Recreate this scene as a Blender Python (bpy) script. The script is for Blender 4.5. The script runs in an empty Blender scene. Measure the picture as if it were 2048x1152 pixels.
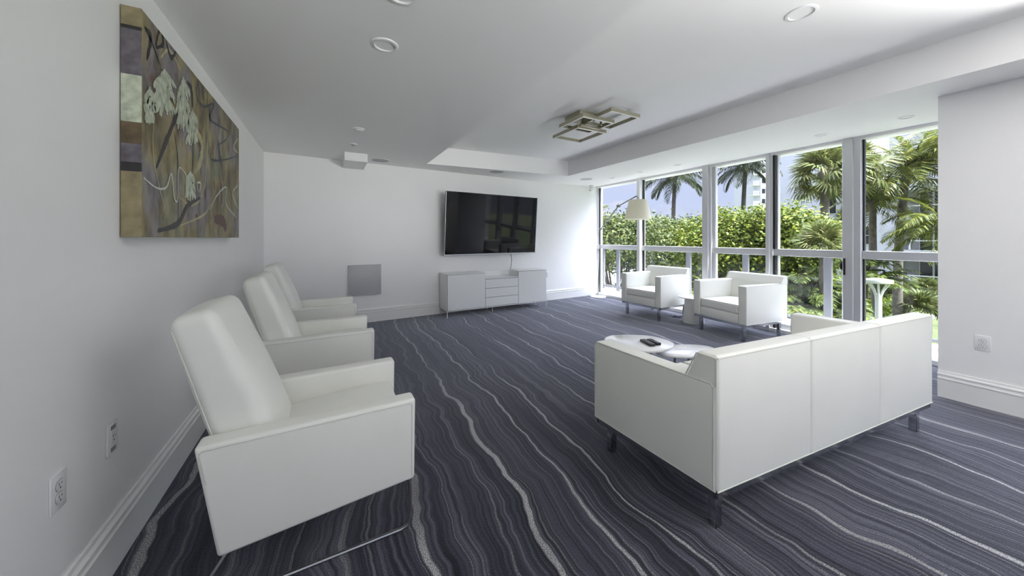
import bpy, bmesh, math, random
import numpy as np
from mathutils import Vector, Matrix

sc = bpy.context.scene
C = sc.collection
PI = math.pi
R = math.radians
rng = random.Random(7)
nr = np.random.RandomState(11)

# ------------------------------------------------------------------ camera
EYE = 1.30
cam_d = bpy.data.cameras.new('camera')
cam = bpy.data.objects.new('camera', cam_d)
C.objects.link(cam)
cam.location = (0, 0, EYE)
cam.rotation_euler = (R(90), 0, -0.5009)
cam_d.sensor_fit = 'HORIZONTAL'
cam_d.sensor_width = 36.0
cam_d.lens = 36.0 * 676.95 / 2048
cam_d.shift_y = -(576 - 476.2) / 2048
cam_d.clip_start = 0.02
cam_d.clip_end = 500
sc.camera = cam

# ------------------------------------------------------------------ light
sc.view_settings.view_transform = 'Standard'
sc.view_settings.look = 'None'
sc.view_settings.gamma = 1.0
sc.view_settings.use_curve_mapping = False
sc.view_settings.exposure = 0.35
try:
    sc.cycles.use_denoising = True
    sc.cycles.denoiser = 'OPENIMAGEDENOISE'
    sc.cycles.max_bounces = 10
    sc.cycles.diffuse_bounces = 6
    sc.cycles.glossy_bounces = 4
    sc.cycles.transparent_max_bounces = 24
    sc.cycles.sample_clamp_indirect = 6.0
    sc.cycles.caustics_reflective = False
    sc.cycles.caustics_refractive = False
except Exception:
    pass

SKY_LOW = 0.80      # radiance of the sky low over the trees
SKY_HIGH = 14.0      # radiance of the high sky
SUN = 13.0
FILL_REAR = 30.0    # added fill lamp outside the unseen rear windows (W)
FILL_LEVEL = 3.6  # added level fill lamp at the rear, for the end wall (W)
FILL_SIDE = 110.0    # added fill lamp outside the unseen side window (W)

world = bpy.data.worlds.new('sky')
sc.world = world
world.use_nodes = True
wn = world.node_tree
wn.nodes.clear()


def N(nt, typ, **kw):
    n = nt.nodes.new(typ)
    for k, v in kw.items():
        setattr(n, k, v)
    return n


def L(nt, a, b):
    nt.links.new(a, b)


def mathn(nt, op, a, b=None, c=None):
    n = N(nt, 'ShaderNodeMath', operation=op)
    for i, v in enumerate((a, b, c)):
        if v is None:
            continue
        if isinstance(v, (int, float)):
            n.inputs[i].default_value = v
        else:
            L(nt, v, n.inputs[i])
    return n.outputs[0]


def ramp(nt, fac, stops, interp='LINEAR'):
    n = N(nt, 'ShaderNodeValToRGB')
    n.color_ramp.interpolation = interp
    e = n.color_ramp.elements
    while len(e) > 1:
        e.remove(e[-1])
    e[0].position = stops[0][0]
    e[0].color = tuple(stops[0][1]) + (1,)
    for p, c in stops[1:]:
        x = e.new(p)
        x.color = tuple(c) + (1,)
    L(nt, fac, n.inputs[0])
    return n.outputs[0]


def mixc(nt, fac, a, b, mode='MIX'):
    n = N(nt, 'ShaderNodeMix', data_type='RGBA', blend_type=mode)
    for s, v in ((n.inputs[0], fac), (n.inputs[6], a), (n.inputs[7], b)):
        if isinstance(v, (int, float)):
            s.default_value = v
        elif isinstance(v, tuple):
            s.default_value = v if len(v) == 4 else v + (1,)
        else:
            L(nt, v, s)
    return n.outputs[2]


tc = N(wn, 'ShaderNodeTexCoord')
sep = N(wn, 'ShaderNodeSeparateXYZ')
L(wn, tc.outputs['Generated'], sep.inputs[0])
z = sep.outputs[2]
skycol = ramp(wn, z, [(0.0, (0.72, 0.76, 0.95)), (0.10, (0.64, 0.71, 0.98)), (0.30, (0.74, 0.78, 1.0)), (1.0, (0.86, 0.885, 1.0))])
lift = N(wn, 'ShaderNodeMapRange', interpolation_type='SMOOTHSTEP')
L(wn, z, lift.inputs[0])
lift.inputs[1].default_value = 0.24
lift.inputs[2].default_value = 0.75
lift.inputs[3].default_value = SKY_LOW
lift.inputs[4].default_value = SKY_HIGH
cm = N(wn, 'ShaderNodeMapping')
cm.inputs['Scale'].default_value = (1.6, 1.6, 6.0)
L(wn, tc.outputs['Generated'], cm.inputs[0])
cn = N(wn, 'ShaderNodeTexNoise')
cn.inputs['Scale'].default_value = 3.2
cn.inputs['Detail'].default_value = 6
L(wn, cm.outputs[0], cn.inputs['Vector'])
cf = ramp(wn, cn.outputs[0], [(0.57, (0, 0, 0)), (0.72, (0.75, 0.75, 0.75))])
skyc = mixc(wn, cf, skycol, (1.0, 1.0, 1.02))
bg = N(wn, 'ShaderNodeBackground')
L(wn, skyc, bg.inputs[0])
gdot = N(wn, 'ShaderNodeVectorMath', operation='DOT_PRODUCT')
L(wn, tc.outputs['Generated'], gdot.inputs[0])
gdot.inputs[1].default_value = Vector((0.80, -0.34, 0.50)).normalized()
glow = N(wn, 'ShaderNodeMapRange', interpolation_type='SMOOTHSTEP')      # sky brightened towards sun and windows, shaped to light the room
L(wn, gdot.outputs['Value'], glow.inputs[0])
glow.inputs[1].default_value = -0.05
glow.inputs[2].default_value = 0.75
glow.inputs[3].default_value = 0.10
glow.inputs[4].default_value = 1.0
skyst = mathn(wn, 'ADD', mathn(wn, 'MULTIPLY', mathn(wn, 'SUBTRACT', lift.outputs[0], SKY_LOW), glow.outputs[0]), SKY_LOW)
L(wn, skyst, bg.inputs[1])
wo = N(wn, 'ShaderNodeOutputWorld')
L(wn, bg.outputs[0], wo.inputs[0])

sun_d = bpy.data.lights.new('sun', 'SUN')
sun_d.energy = SUN
sun_d.angle = R(0.6)
sun_d.color = (1.0, 0.97, 0.93)
sun = bpy.data.objects.new('sun', sun_d)
C.objects.link(sun)
SUN_DIR = Vector((0.12, -0.62, 0.78)).normalized()
sun.rotation_euler = SUN_DIR.to_track_quat('Z', 'Y').to_euler()

ald = bpy.data.lights.new('rear_fill', 'AREA')
ald.shape = 'RECTANGLE'
ald.size, ald.size_y = 1.4, 0.8
ald.energy = FILL_REAR
ald.color = (1.0, 0.955, 0.95)
al = bpy.data.objects.new('rear_fill', ald)
C.objects.link(al)
al.location = (3.05, -3.95, 0.9)
ald.spread = R(58)
al.rotation_euler = (R(115), 0, R(19))          # added fill lamp behind the camera, aimed up onto the ceiling

ahd = bpy.data.lights.new('rear_fill_level', 'AREA')
ahd.shape = 'RECTANGLE'
ahd.size, ahd.size_y = 3.4, 0.35
ahd.energy = FILL_LEVEL
ahd.color = (1.0, 0.965, 0.965)
ahd.spread = R(24)
aho = bpy.data.objects.new('rear_fill_level', ahd)
C.objects.link(aho)
aho.location = (1.75, -3.95, 2.12)
aho.rotation_euler = (R(87), 0, 0)           # added level fill lamp behind the camera, brightens the end wall

asd = bpy.data.lights.new('side_fill', 'AREA')
asd.shape = 'RECTANGLE'
asd.size, asd.size_y = 1.9, 1.0
asd.energy = FILL_SIDE
asd.color = (1.0, 0.955, 0.95)
aso = bpy.data.objects.new('side_fill', asd)
C.objects.link(aso)
aso.location = (4.90, -1.0, 1.0)
asd.spread = R(64)
aso.rotation_euler = (R(130), 0, R(90))      # added fill lamp out of view, aimed in and upward towards -X

# ------------------------------------------------------------------ materials


def mat(name):
    m = bpy.data.materials.new(name)
    m.use_nodes = True
    nt = m.node_tree
    p = nt.nodes['Principled BSDF']
    return m, nt, p


def plain(name, col, rough=0.5, metal=0.0, spec=0.5, noise=0.0, nscale=8.0, bump=0.0, bscale=200.0, coat=0.0, sheen=0.0):
    m, nt, p = mat(name)
    p.inputs['Base Color'].default_value = tuple(col) + (1,)
    p.inputs['Roughness'].default_value = rough
    p.inputs['Metallic'].default_value = metal
    p.inputs['Specular IOR Level'].default_value = spec
    if coat:
        p.inputs['Coat Weight'].default_value = coat
        p.inputs['Coat Roughness'].default_value = 0.05
    if sheen:
        p.inputs['Sheen Weight'].default_value = sheen
    if noise or bump:
        t = N(nt, 'ShaderNodeTexCoord')
        if noise:
            n = N(nt, 'ShaderNodeTexNoise')
            n.inputs['Scale'].default_value = nscale
            n.inputs['Detail'].default_value = 4
            L(nt, t.outputs['Object'], n.inputs['Vector'])
            a = tuple(max(0, c * (1 - noise)) for c in col)
            b = tuple(min(1, c * (1 + noise)) for c in col)
            L(nt, ramp(nt, n.outputs[0], [(0.3, a), (0.7, b)]), p.inputs['Base Color'])
        if bump:
            n2 = N(nt, 'ShaderNodeTexNoise')
            n2.inputs['Scale'].default_value = bscale
            n2.inputs['Detail'].default_value = 2
            L(nt, t.outputs['Object'], n2.inputs['Vector'])
            bm_ = N(nt, 'ShaderNodeBump')
            bm_.inputs['Strength'].default_value = bump
            bm_.inputs['Distance'].default_value = 0.002
            L(nt, n2.outputs[0], bm_.inputs['Height'])
            L(nt, bm_.outputs[0], p.inputs['Normal'])
    return m


M = {}
M['wall'] = plain('wall_paint', (0.86, 0.855, 0.855), 0.55, noise=0.012, nscale=1.5, bump=0.05, bscale=90)
M['ceil'] = plain('ceiling_paint', (0.89, 0.885, 0.88), 0.6, bump=0.04, bscale=90)
M['trim'] = plain('trim_paint', (0.82, 0.82, 0.815), 0.35)
M['leather'] = plain('white_leather', (0.80, 0.80, 0.755), 0.42, noise=0.02, nscale=3.0, bump=0.12, bscale=260)
M['piping'] = plain('leather_piping', (0.66, 0.66, 0.60), 0.5)
M['chrome'] = plain('chrome', (0.50, 0.51, 0.53), 0.12, metal=1.0)
M['steel'] = plain('brushed_steel', (0.50, 0.50, 0.50), 0.3, metal=1.0)
M['lacquer'] = plain('white_lacquer', (0.80, 0.81, 0.815), 0.28, coat=0.25)
M['gap'] = plain('shadow_gap', (0.25, 0.26, 0.27), 0.6)
M['alu'] = plain('window_aluminium', (0.66, 0.665, 0.68), 0.32, metal=0.35)
M['aluwhite'] = plain('white_frame', (0.80, 0.80, 0.81), 0.35)
M['gasket'] = plain('black_gasket', (0.012, 0.012, 0.013), 0.45)
M['railing'] = plain('grey_railing', (0.13, 0.135, 0.15), 0.45, metal=0.2)
M['black'] = plain('black_plastic', (0.014, 0.014, 0.015), 0.35)
M['darkgrey'] = plain('dark_plastic', (0.05, 0.05, 0.055), 0.5)
M['screen'] = plain('tv_screen', (0.003, 0.003, 0.004), 0.05, spec=0.28)
M['bezel'] = plain('silver_bezel', (0.55, 0.56, 0.58), 0.3, metal=0.8)
M['brass'] = plain('champagne_metal', (0.40, 0.385, 0.285), 0.36, metal=0.75)
M['diffuser'] = plain('white_diffuser', (0.86, 0.86, 0.85), 0.4)
M['speaker'] = plain('speaker_grille', (0.47, 0.475, 0.49), 0.7, bump=0.5, bscale=700)
M['panelgrey'] = plain('grey_panel', (0.45, 0.455, 0.47), 0.45)
M['plate'] = plain('white_plate', (0.80, 0.80, 0.81), 0.3)
M['slot'] = plain('dark_slot', (0.06, 0.06, 0.065), 0.5)
M['tabletop'] = plain('white_tabletop', (0.82, 0.82, 0.83), 0.22, coat=0.3)
M['stone'] = plain('white_pedestal', (0.78, 0.775, 0.76), 0.5, noise=0.03)
M['button'] = plain('remote_button', (0.14, 0.14, 0.15), 0.5)
M['graphite'] = plain('graphite_metal', (0.16, 0.16, 0.17), 0.32, metal=0.8)
M['bark'] = plain('tree_bark', (0.13, 0.10, 0.08), 0.85, noise=0.35, nscale=9)
M['trunk'] = plain('palm_trunk', (0.13, 0.115, 0.10), 0.9, noise=0.3, nscale=7)
M['trunk_dark'] = plain('palm_trunk_backlit', (0.055, 0.05, 0.05), 0.9, noise=0.3, nscale=7)  # darker trunk copy, the backlit look put into its colour
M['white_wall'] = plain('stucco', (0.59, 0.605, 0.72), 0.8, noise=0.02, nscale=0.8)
M['stucco_shade'] = plain('stucco_shaded', (0.42, 0.41, 0.40), 0.8)  # darker stucco copy, shade of the balcony recess put into its colour
M['darkglass'] = plain('dark_window', (0.018, 0.02, 0.024), 0.15, spec=0.5)
M['whitemetal'] = plain('white_metal', (0.74, 0.75, 0.77), 0.4)
M['pave'] = plain('pale_paving', (0.50, 0.49, 0.47), 0.8, noise=0.08, nscale=2)
M['balcony'] = plain('balcony_floor', (0.76, 0.75, 0.74), 0.7, noise=0.05, nscale=4)


def leaf_mat(name, stops, trans=0.25, rough=0.45):
    m, nt, p = mat(name)
    g = N(nt, 'ShaderNodeNewGeometry')
    col = ramp(nt, g.outputs['Random Per Island'], stops)
    L(nt, col, p.inputs['Base Color'])
    p.inputs['Roughness'].default_value = rough
    p.inputs['Specular IOR Level'].default_value = 0.2
    tr = N(nt, 'ShaderNodeBsdfTranslucent')
    L(nt, col, tr.inputs[0])
    mx = N(nt, 'ShaderNodeMixShader')
    mx.inputs[0].default_value = trans
    out = nt.nodes['Material Output']
    L(nt, p.outputs[0], mx.inputs[1])
    L(nt, tr.outputs[0], mx.inputs[2])
    L(nt, mx.outputs[0], out.inputs[0])
    return m


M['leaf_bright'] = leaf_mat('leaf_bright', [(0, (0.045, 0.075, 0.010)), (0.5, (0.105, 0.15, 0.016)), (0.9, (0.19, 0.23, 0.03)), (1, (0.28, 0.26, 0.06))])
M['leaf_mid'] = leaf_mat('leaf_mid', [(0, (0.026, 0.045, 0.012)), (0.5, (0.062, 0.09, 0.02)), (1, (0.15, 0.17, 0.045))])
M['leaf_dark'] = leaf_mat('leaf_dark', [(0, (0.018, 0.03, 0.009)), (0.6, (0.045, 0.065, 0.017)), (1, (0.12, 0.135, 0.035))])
M['frond'] = leaf_mat('palm_frond', [(0, (0.045, 0.07, 0.012)), (0.6, (0.12, 0.15, 0.028)), (1, (0.26, 0.25, 0.06))], 0.28, 0.4)
M['frond_dark'] = leaf_mat('palm_frond_backlit', [(0, (0.018, 0.028, 0.013)), (0.7, (0.04, 0.055, 0.025)), (1, (0.09, 0.10, 0.04))], 0.2, 0.5)  # darker frond copy, backlit crowns put into the leaf colour
M['fan'] = leaf_mat('fan_leaf', [(0, (0.075, 0.10, 0.03)), (0.6, (0.15, 0.175, 0.055)), (1, (0.26, 0.26, 0.11))], 0.25, 0.45)
M['shrub'] = leaf_mat('shrub_leaf', [(0, (0.04, 0.065, 0.015)), (0.6, (0.10, 0.14, 0.03)), (1, (0.26, 0.28, 0.07))], 0.25, 0.4)


def grass_mat():
    m, nt, p = mat('lawn')
    t = N(nt, 'ShaderNodeTexCoord')
    n = N(nt, 'ShaderNodeTexNoise')
    n.inputs['Scale'].default_value = 1.2
    n.inputs['Detail'].default_value = 8
    L(nt, t.outputs['Object'], n.inputs['Vector'])
    L(nt, ramp(nt, n.outputs[0], [(0.3, (0.035, 0.05, 0.012)), (0.7, (0.10, 0.125, 0.035))]), p.inputs['Base Color'])
    p.inputs['Roughness'].default_value = 0.9
    return m


M['lawn'] = grass_mat()


def glass_mat(name, tint=(0.96, 0.975, 0.975), refl=1.0):
    m = bpy.data.materials.new(name)
    m.use_nodes = True
    nt = m.node_tree
    nt.nodes.clear()
    tr = N(nt, 'ShaderNodeBsdfTransparent')
    tr.inputs[0].default_value = tint + (1,)
    gl = N(nt, 'ShaderNodeBsdfGlossy')
    gl.inputs['Roughness'].default_value = 0.02
    fr = N(nt, 'ShaderNodeFresnel')
    fr.inputs[0].default_value = 1.45
    ge = N(nt, 'ShaderNodeNewGeometry')
    f = mathn(nt, 'MULTIPLY', mathn(nt, 'MULTIPLY', fr.outputs[0], refl), mathn(nt, 'SUBTRACT', 1.0, ge.outputs['Backfacing']))
    mx = N(nt, 'ShaderNodeMixShader')
    L(nt, f, mx.inputs[0])
    L(nt, tr.outputs[0], mx.inputs[1])
    L(nt, gl.outputs[0], mx.inputs[2])
    o = N(nt, 'ShaderNodeOutputMaterial')
    L(nt, mx.outputs[0], o.inputs[0])
    return m


M['glass'] = glass_mat('window_glass')
M['railglass'] = glass_mat('rail_glass', (0.93, 0.95, 0.95), 0.6)


def carpet_mat():
    """Dark blue-grey loop pile with wavering pale lines running down the room (along Y)."""
    m, nt, p = mat('striped_carpet')
    t = N(nt, 'ShaderNodeTexCoord')
    s = N(nt, 'ShaderNodeSeparateXYZ')
    L(nt, t.outputs['Object'], s.inputs[0])
    x, y = s.outputs[0], s.outputs[1]

    def noise(vx, vy, scale=1.0, detail=2.0, rough=0.5):
        c = N(nt, 'ShaderNodeCombineXYZ')
        for i, v in enumerate((vx, vy)):
            if isinstance(v, (int, float)):
                c.inputs[i].default_value = v
            else:
                L(nt, v, c.inputs[i])
        n = N(nt, 'ShaderNodeTexNoise')
        n.noise_dimensions = '2D'
        n.inputs['Scale'].default_value = scale
        n.inputs['Detail'].default_value = detail
        n.inputs['Roughness'].default_value = rough
        L(nt, c.outputs[0], n.inputs['Vector'])
        return n.outputs[0]

    def mul(a, b): return mathn(nt, 'MULTIPLY', a, b)
    def add(a, b): return mathn(nt, 'ADD', a, b)
    # waver of the lines
    w1 = mathn(nt, 'SUBTRACT', noise(mul(x, 0.5), mul(y, 0.8), 1.0, 1.0), 0.5)
    w2 = mathn(nt, 'SUBTRACT', noise(mul(x, 1.6), mul(y, 2.6), 1.0, 1.5), 0.5)
    w3 = mathn(nt, 'SUBTRACT', noise(mul(x, 7.0), mul(y, 9.0), 1.0, 1.0), 0.5)
    u = add(add(x, mul(w1, 0.26)), add(mul(w2, 0.135), mul(w3, 0.022)))
    u = add(u, mul(y, -0.03))
    fine = noise(mul(u, 62.0), mul(y, 0.55), 1.0, 2.0, 0.6)
    med = noise(mul(u, 17.0), mul(y, 0.35), 1.0, 2.0)
    wide = noise(mul(u, 2.4), mul(y, 0.25), 1.0, 2.0)
    base = add(add(mul(fine, 0.62), mul(med, 0.34)), mul(wide, 0.30))
    col = ramp(nt, base, [(0.46, (0.004, 0.0042, 0.007)), (0.56, (0.015, 0.0155, 0.024)), (0.67, (0.036, 0.037, 0.052)), (0.80, (0.085, 0.087, 0.105))])
    # thin dark furrows
    fur = mathn(nt, 'ABSOLUTE', mathn(nt, 'SUBTRACT', noise(mul(u, 30.0), mul(y, 0.45), 1.0, 1.0), 0.5))
    fr_ = ramp(nt, fur, [(0.0, (0.30, 0.30, 0.30)), (0.05, (1, 1, 1))])
    col = mixc(nt, 1.0, col, fr_, 'MULTIPLY')

    # pale lines, about four to the metre, unevenly spaced, swelling and thinning as they run
    def lines(freq, off, jit, wmin, wmax):
        ph = add(mul(u, freq), mul(noise(add(mul(u, 1.7), off), mul(y, 0.06), 1.0, 1.0), jit))
        d = mathn(nt, 'ABSOLUTE', mathn(nt, 'SUBTRACT', mathn(nt, 'FRACT', ph), 0.5))
        w = add(mul(noise(add(mul(u, 2.0), off), mul(y, 0.9), 1.0, 2.0), wmax - wmin), wmin)
        r = N(nt, 'ShaderNodeMapRange', interpolation_type='SMOOTHSTEP')
        L(nt, mathn(nt, 'DIVIDE', d, w), r.inputs[0])
        r.inputs[1].default_value = 0.55
        r.inputs[2].default_value = 1.15
        r.inputs[3].default_value = 1.0
        r.inputs[4].default_value = 0.0
        return r.outputs[0]
    br = ramp(nt, noise(mul(x, 2.2), mul(y, 0.8), 1.0, 2.0), [(0.30, (0.25, 0.25, 0.25)), (0.52, (1, 1, 1))])
    l1 = mul(lines(2.9, 3.0, 1.05, 0.006, 0.062), br)
    l2 = mul(lines(6.1, 31.0, 2.0, 0.0, 0.050), 0.30)
    ln = mathn(nt, 'MAXIMUM', l1, l2)
    grain = noise(mul(x, 230.0), mul(y, 230.0), 1.0, 1.0)
    pale = ramp(nt, grain, [(0.3, (0.15, 0.15, 0.155)), (0.7, (0.40, 0.40, 0.40))])
    col2 = mixc(nt, ln, col, pale)
    gm = ramp(nt, grain, [(0.3, (0.6, 0.6, 0.6)), (0.7, (1.4, 1.4, 1.4))])
    col3 = mixc(nt, 1.0, col2, gm, 'MULTIPLY')
    L(nt, col3, p.inputs['Base Color'])
    p.inputs['Roughness'].default_value = 0.95
    p.inputs['Specular IOR Level'].default_value = 0.12
    p.inputs['Sheen Weight'].default_value = 0.5
    p.inputs['Sheen Roughness'].default_value = 0.45
    p.inputs['Sheen Tint'].default_value = (0.80, 0.82, 0.95, 1)
    b = N(nt, 'ShaderNodeBump')
    b.inputs['Strength'].default_value = 0.55
    b.inputs['Distance'].default_value = 0.006
    L(nt, add(mul(fine, 0.8), mul(grain, 0.5)), b.inputs['Height'])
    L(nt, b.outputs[0], p.inputs['Normal'])
    return m


M['carpet'] = carpet_mat()


def canvas_mat():
    m, nt, p = mat('painted_canvas')
    t = N(nt, 'ShaderNodeTexCoord')

    def nz(scale, detail, sx=1.0, sy=1.0, sz=1.0, off=0.0):
        mp = N(nt, 'ShaderNodeMapping')
        mp.inputs['Scale'].default_value = (sx, sy, sz)
        mp.inputs['Location'].default_value = (off, off, off)
        L(nt, t.outputs['Object'], mp.inputs[0])
        n = N(nt, 'ShaderNodeTexNoise')
        n.inputs['Scale'].default_value = scale
        n.inputs['Detail'].default_value = detail
        L(nt, mp.outputs[0], n.inputs['Vector'])
        return n.outputs[0]
    a = ramp(nt, nz(3.4, 6, 1, 1.1, 0.9), [(0.28, (0.10, 0.09, 0.075)), (0.40, (0.21, 0.175, 0.085)), (0.50, (0.30, 0.25, 0.125)), (0.60, (0.19, 0.19, 0.13)), (0.72, (0.36, 0.31, 0.18))])
    lav = ramp(nt, nz(3.6, 5, 1, 1.2, 0.9, 5.0), [(0.50, (0, 0, 0)), (0.62, (0.8, 0.8, 0.8))])
    c1 = mixc(nt, lav, a, (0.21, 0.19, 0.225))
    red = ramp(nt, nz(4.2, 4, 1, 1.6, 1.0, 9.0), [(0.60, (0, 0, 0)), (0.68, (0.8, 0.8, 0.8))])
    c2 = mixc(nt, red, c1, (0.17, 0.09, 0.055))
    dk = ramp(nt, nz(8.5, 6, 1, 1.5, 0.8, 14.0), [(0.35, (0.55, 0.55, 0.55)), (0.6, (1.12, 1.12, 1.12))])
    c3 = mixc(nt, 1.0, c2, dk, 'MULTIPLY')
    L(nt, c3, p.inputs['Base Color'])
    p.inputs['Roughness'].default_value = 0.6
    b = N(nt, 'ShaderNodeBump')
    b.inputs['Strength'].default_value = 0.35
    b.inputs['Distance'].default_value = 0.004
    L(nt, nz(38, 5, 1, 2.0, 0.8), b.inputs['Height'])
    L(nt, b.outputs[0], p.inputs['Normal'])
    return m


M['canvas'] = canvas_mat()
M['p_mint'] = plain('paint_mint', (0.47, 0.51, 0.40), 0.6, noise=0.3, nscale=30)
M['p_black'] = plain('paint_black', (0.022, 0.022, 0.024), 0.5, noise=0.2, nscale=20)
M['p_white'] = plain('paint_white', (0.55, 0.56, 0.52), 0.5)
M['p_cream'] = plain('paint_cream', (0.40, 0.36, 0.20), 0.6, noise=0.2, nscale=12)
M['p_blue'] = plain('paint_slate', (0.06, 0.065, 0.085), 0.6)
M['p_purple'] = plain('paint_purple', (0.135, 0.12, 0.14), 0.7, noise=0.35, nscale=22, bump=0.6, bscale=60)
M['p_tan'] = plain('paint_tan', (0.27, 0.225, 0.13), 0.7, noise=0.3, nscale=18, bump=0.6, bscale=60)
M['p_brown'] = plain('paint_brown', (0.12, 0.088, 0.05), 0.7, noise=0.35, nscale=18, bump=0.6, bscale=60)
M['p_red'] = plain('paint_maroon', (0.10, 0.05, 0.045), 0.6)

# ------------------------------------------------------------------ mesh builder


class MB:
    def __init__(self):
        self.v, self.f, self.m = [], [], []

    def add(self, verts, faces, mi=0):
        o = len(self.v)
        self.v.extend([tuple(p) for p in verts])
        for f in faces:
            self.f.append(tuple(o + i for i in f))
            self.m.append(mi)
        return self

    def from_bm(self, bm, mi=0):
        bm.verts.index_update()
        self.add([tuple(v.co) for v in bm.verts], [[v.index for v in f.verts] for f in bm.faces], mi)
        bm.free()
        return self

    def box(self, x0, x1, y0, y1, z0, z1, bevel=0.0, seg=2, mi=0):
        if bevel <= 0:
            v = [(x, y, z) for z in (z0, z1) for y in (y0, y1) for x in (x0, x1)]
            return self.add(v, [(0, 2, 3, 1), (4, 5, 7, 6), (0, 1, 5, 4), (2, 6, 7, 3), (0, 4, 6, 2), (1, 3, 7, 5)], mi)
        bm = bmesh.new()
        bmesh.ops.create_cube(bm, size=1)
        for v in bm.verts:
            v.co = ((x0 + x1) / 2 + v.co.x * (x1 - x0), (y0 + y1) / 2 + v.co.y * (y1 - y0), (z0 + z1) / 2 + v.co.z * (z1 - z0))
        bmesh.ops.bevel(bm, geom=bm.edges[:], offset=bevel, segments=seg, affect='EDGES', profile=0.5)
        return self.from_bm(bm, mi)

    def prism(self, prof, a, b, axis='x', bevel=0.0, seg=3, mi=0, fn=None):
        """prof: list of 2-D points in the plane across the axis; extruded from a to b."""
        def P(t, q):
            return {'x': (t, q[0], q[1]), 'y': (q[0], t, q[1]), 'z': (q[0], q[1], t)}[axis]
        bm = bmesh.new()
        lo = [bm.verts.new(P(a, q)) for q in prof]
        hi = [bm.verts.new(P(b, q)) for q in prof]
        n = len(prof)
        bm.faces.new(lo)
        bm.faces.new(hi[::-1])
        for i in range(n):
            bm.faces.new((lo[i], hi[i], hi[(i + 1) % n], lo[(i + 1) % n]))
        bmesh.ops.recalc_face_normals(bm, faces=bm.faces[:])
        if bevel > 0:
            bmesh.ops.bevel(bm, geom=bm.edges[:], offset=bevel, segments=seg, affect='EDGES', profile=0.5)
        if fn:
            for v in bm.verts:
                v.co = fn(v.co)
        return self.from_bm(bm, mi)

    def pad(self, hx, hy, hz, r, puff=(0, 0, 0), n=8, loc=(0, 0, 0), rot=None, mi=0):
        """Rounded, puffed cushion about loc with half sizes hx, hy, hz."""
        def axis(h):
            e = [-h + r * k for k in (0, 0.18, 0.45, 0.75, 1.0)]
            mid = list(np.linspace(-h + r, h - r, n + 1)[1:-1])
            return e + mid + [-q for q in e[::-1]]
        ax = [axis(h) for h in (hx, hy, hz)]
        H = np.array([hx, hy, hz])
        for a in range(3):
            b, c = (a + 1) % 3, (a + 2) % 3
            for s in (-1, 1):
                B, Cc = np.meshgrid(ax[b], ax[c], indexing='ij')
                P = np.zeros(B.shape + (3,))
                P[..., a] = s * H[a]
                P[..., b] = B
                P[..., c] = Cc
                inner = np.clip(P, -(H - r), H - r)
                d = P - inner
                ln = np.linalg.norm(d, axis=-1, keepdims=True)
                Q = inner + r * d / np.maximum(ln, 1e-9)
                for k in range(3):
                    if puff[k]:
                        i, j = (k + 1) % 3, (k + 2) % 3
                        Q[..., k] += puff[k] * (Q[..., k] / H[k]) * np.clip(1 - (Q[..., i] / H[i]) ** 2, 0, 1) * np.clip(1 - (Q[..., j] / H[j]) ** 2, 0, 1)
                nb, nc = B.shape
                V = Q.reshape(-1, 3)
                if rot is not None:
                    V = V @ np.array(rot.to_3x3()).T
                V = V + np.array(loc)
                F = []
                for i in range(nb - 1):
                    for j in range(nc - 1):
                        q = (i * nc + j, (i + 1) * nc + j, (i + 1) * nc + j + 1, i * nc + j + 1)
                        F.append(q if s > 0 else q[::-1])
                self.add(V, F, mi)
        return self

    def tube(self, pts, r, n=8, closed=False, cap=True, mi=0, r2=None):
        pts = [Vector(p) for p in pts]
        k = len(pts)
        up = None
        rings = []
        for i, p in enumerate(pts):
            a = pts[(i - 1) % k] if (closed or i > 0) else p
            b = pts[(i + 1) % k] if (closed or i < k - 1) else p
            t = (b - a).normalized()
            if up is None:
                up = Vector((0, 0, 1)) if abs(t.z) < 0.9 else Vector((1, 0, 0))
            s = t.cross(up)
            if s.length < 1e-5:
                s = t.cross(Vector((1, 0, 0)) if abs(t.x) < 0.9 else Vector((0, 1, 0)))
            s.normalize()
            up = s.cross(t).normalized()
            rr = r if r2 is None else r + (r2 - r) * i / (k - 1)
            rings.append([p + (s * math.cos(2 * PI * j / n) + up * math.sin(2 * PI * j / n)) * rr for j in range(n)])
        V = [q for g in rings for q in g]
        F = []
        for i in range(k if closed else k - 1):
            o, o2 = i * n, ((i + 1) % k) * n
            for j in range(n):
                F.append((o + j, o + (j + 1) % n, o2 + (j + 1) % n, o2 + j))
        if cap and not closed:
            F.append(tuple(range(n))[::-1])
            F.append(tuple((k - 1) * n + j for j in range(n)))
        return self.add(V, F, mi)

    def lathe(self, prof, n=40, loc=(0, 0, 0), mi=0, rot=None):
        """prof: (radius, z) from bottom to top."""
        V, F = [], []
        for rr, zz in prof:
            for j in range(n):
                V.append(Vector((rr * math.cos(2 * PI * j / n), rr * math.sin(2 * PI * j / n), zz)))
        if rot is not None:
            V = [rot @ v for v in V]
        V = [v + Vector(loc) for v in V]
        for i in range(len(prof) - 1):
            for j in range(n):
                F.append((i * n + j, i * n + (j + 1) % n, (i + 1) * n + (j + 1) % n, (i + 1) * n + j))
        if prof[0][0] > 1e-6:
            F.append(tuple(range(n))[::-1])
        if prof[-1][0] > 1e-6:
            F.append(tuple((len(prof) - 1) * n + j for j in range(n)))
        return self.add(V, F, mi)

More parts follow.
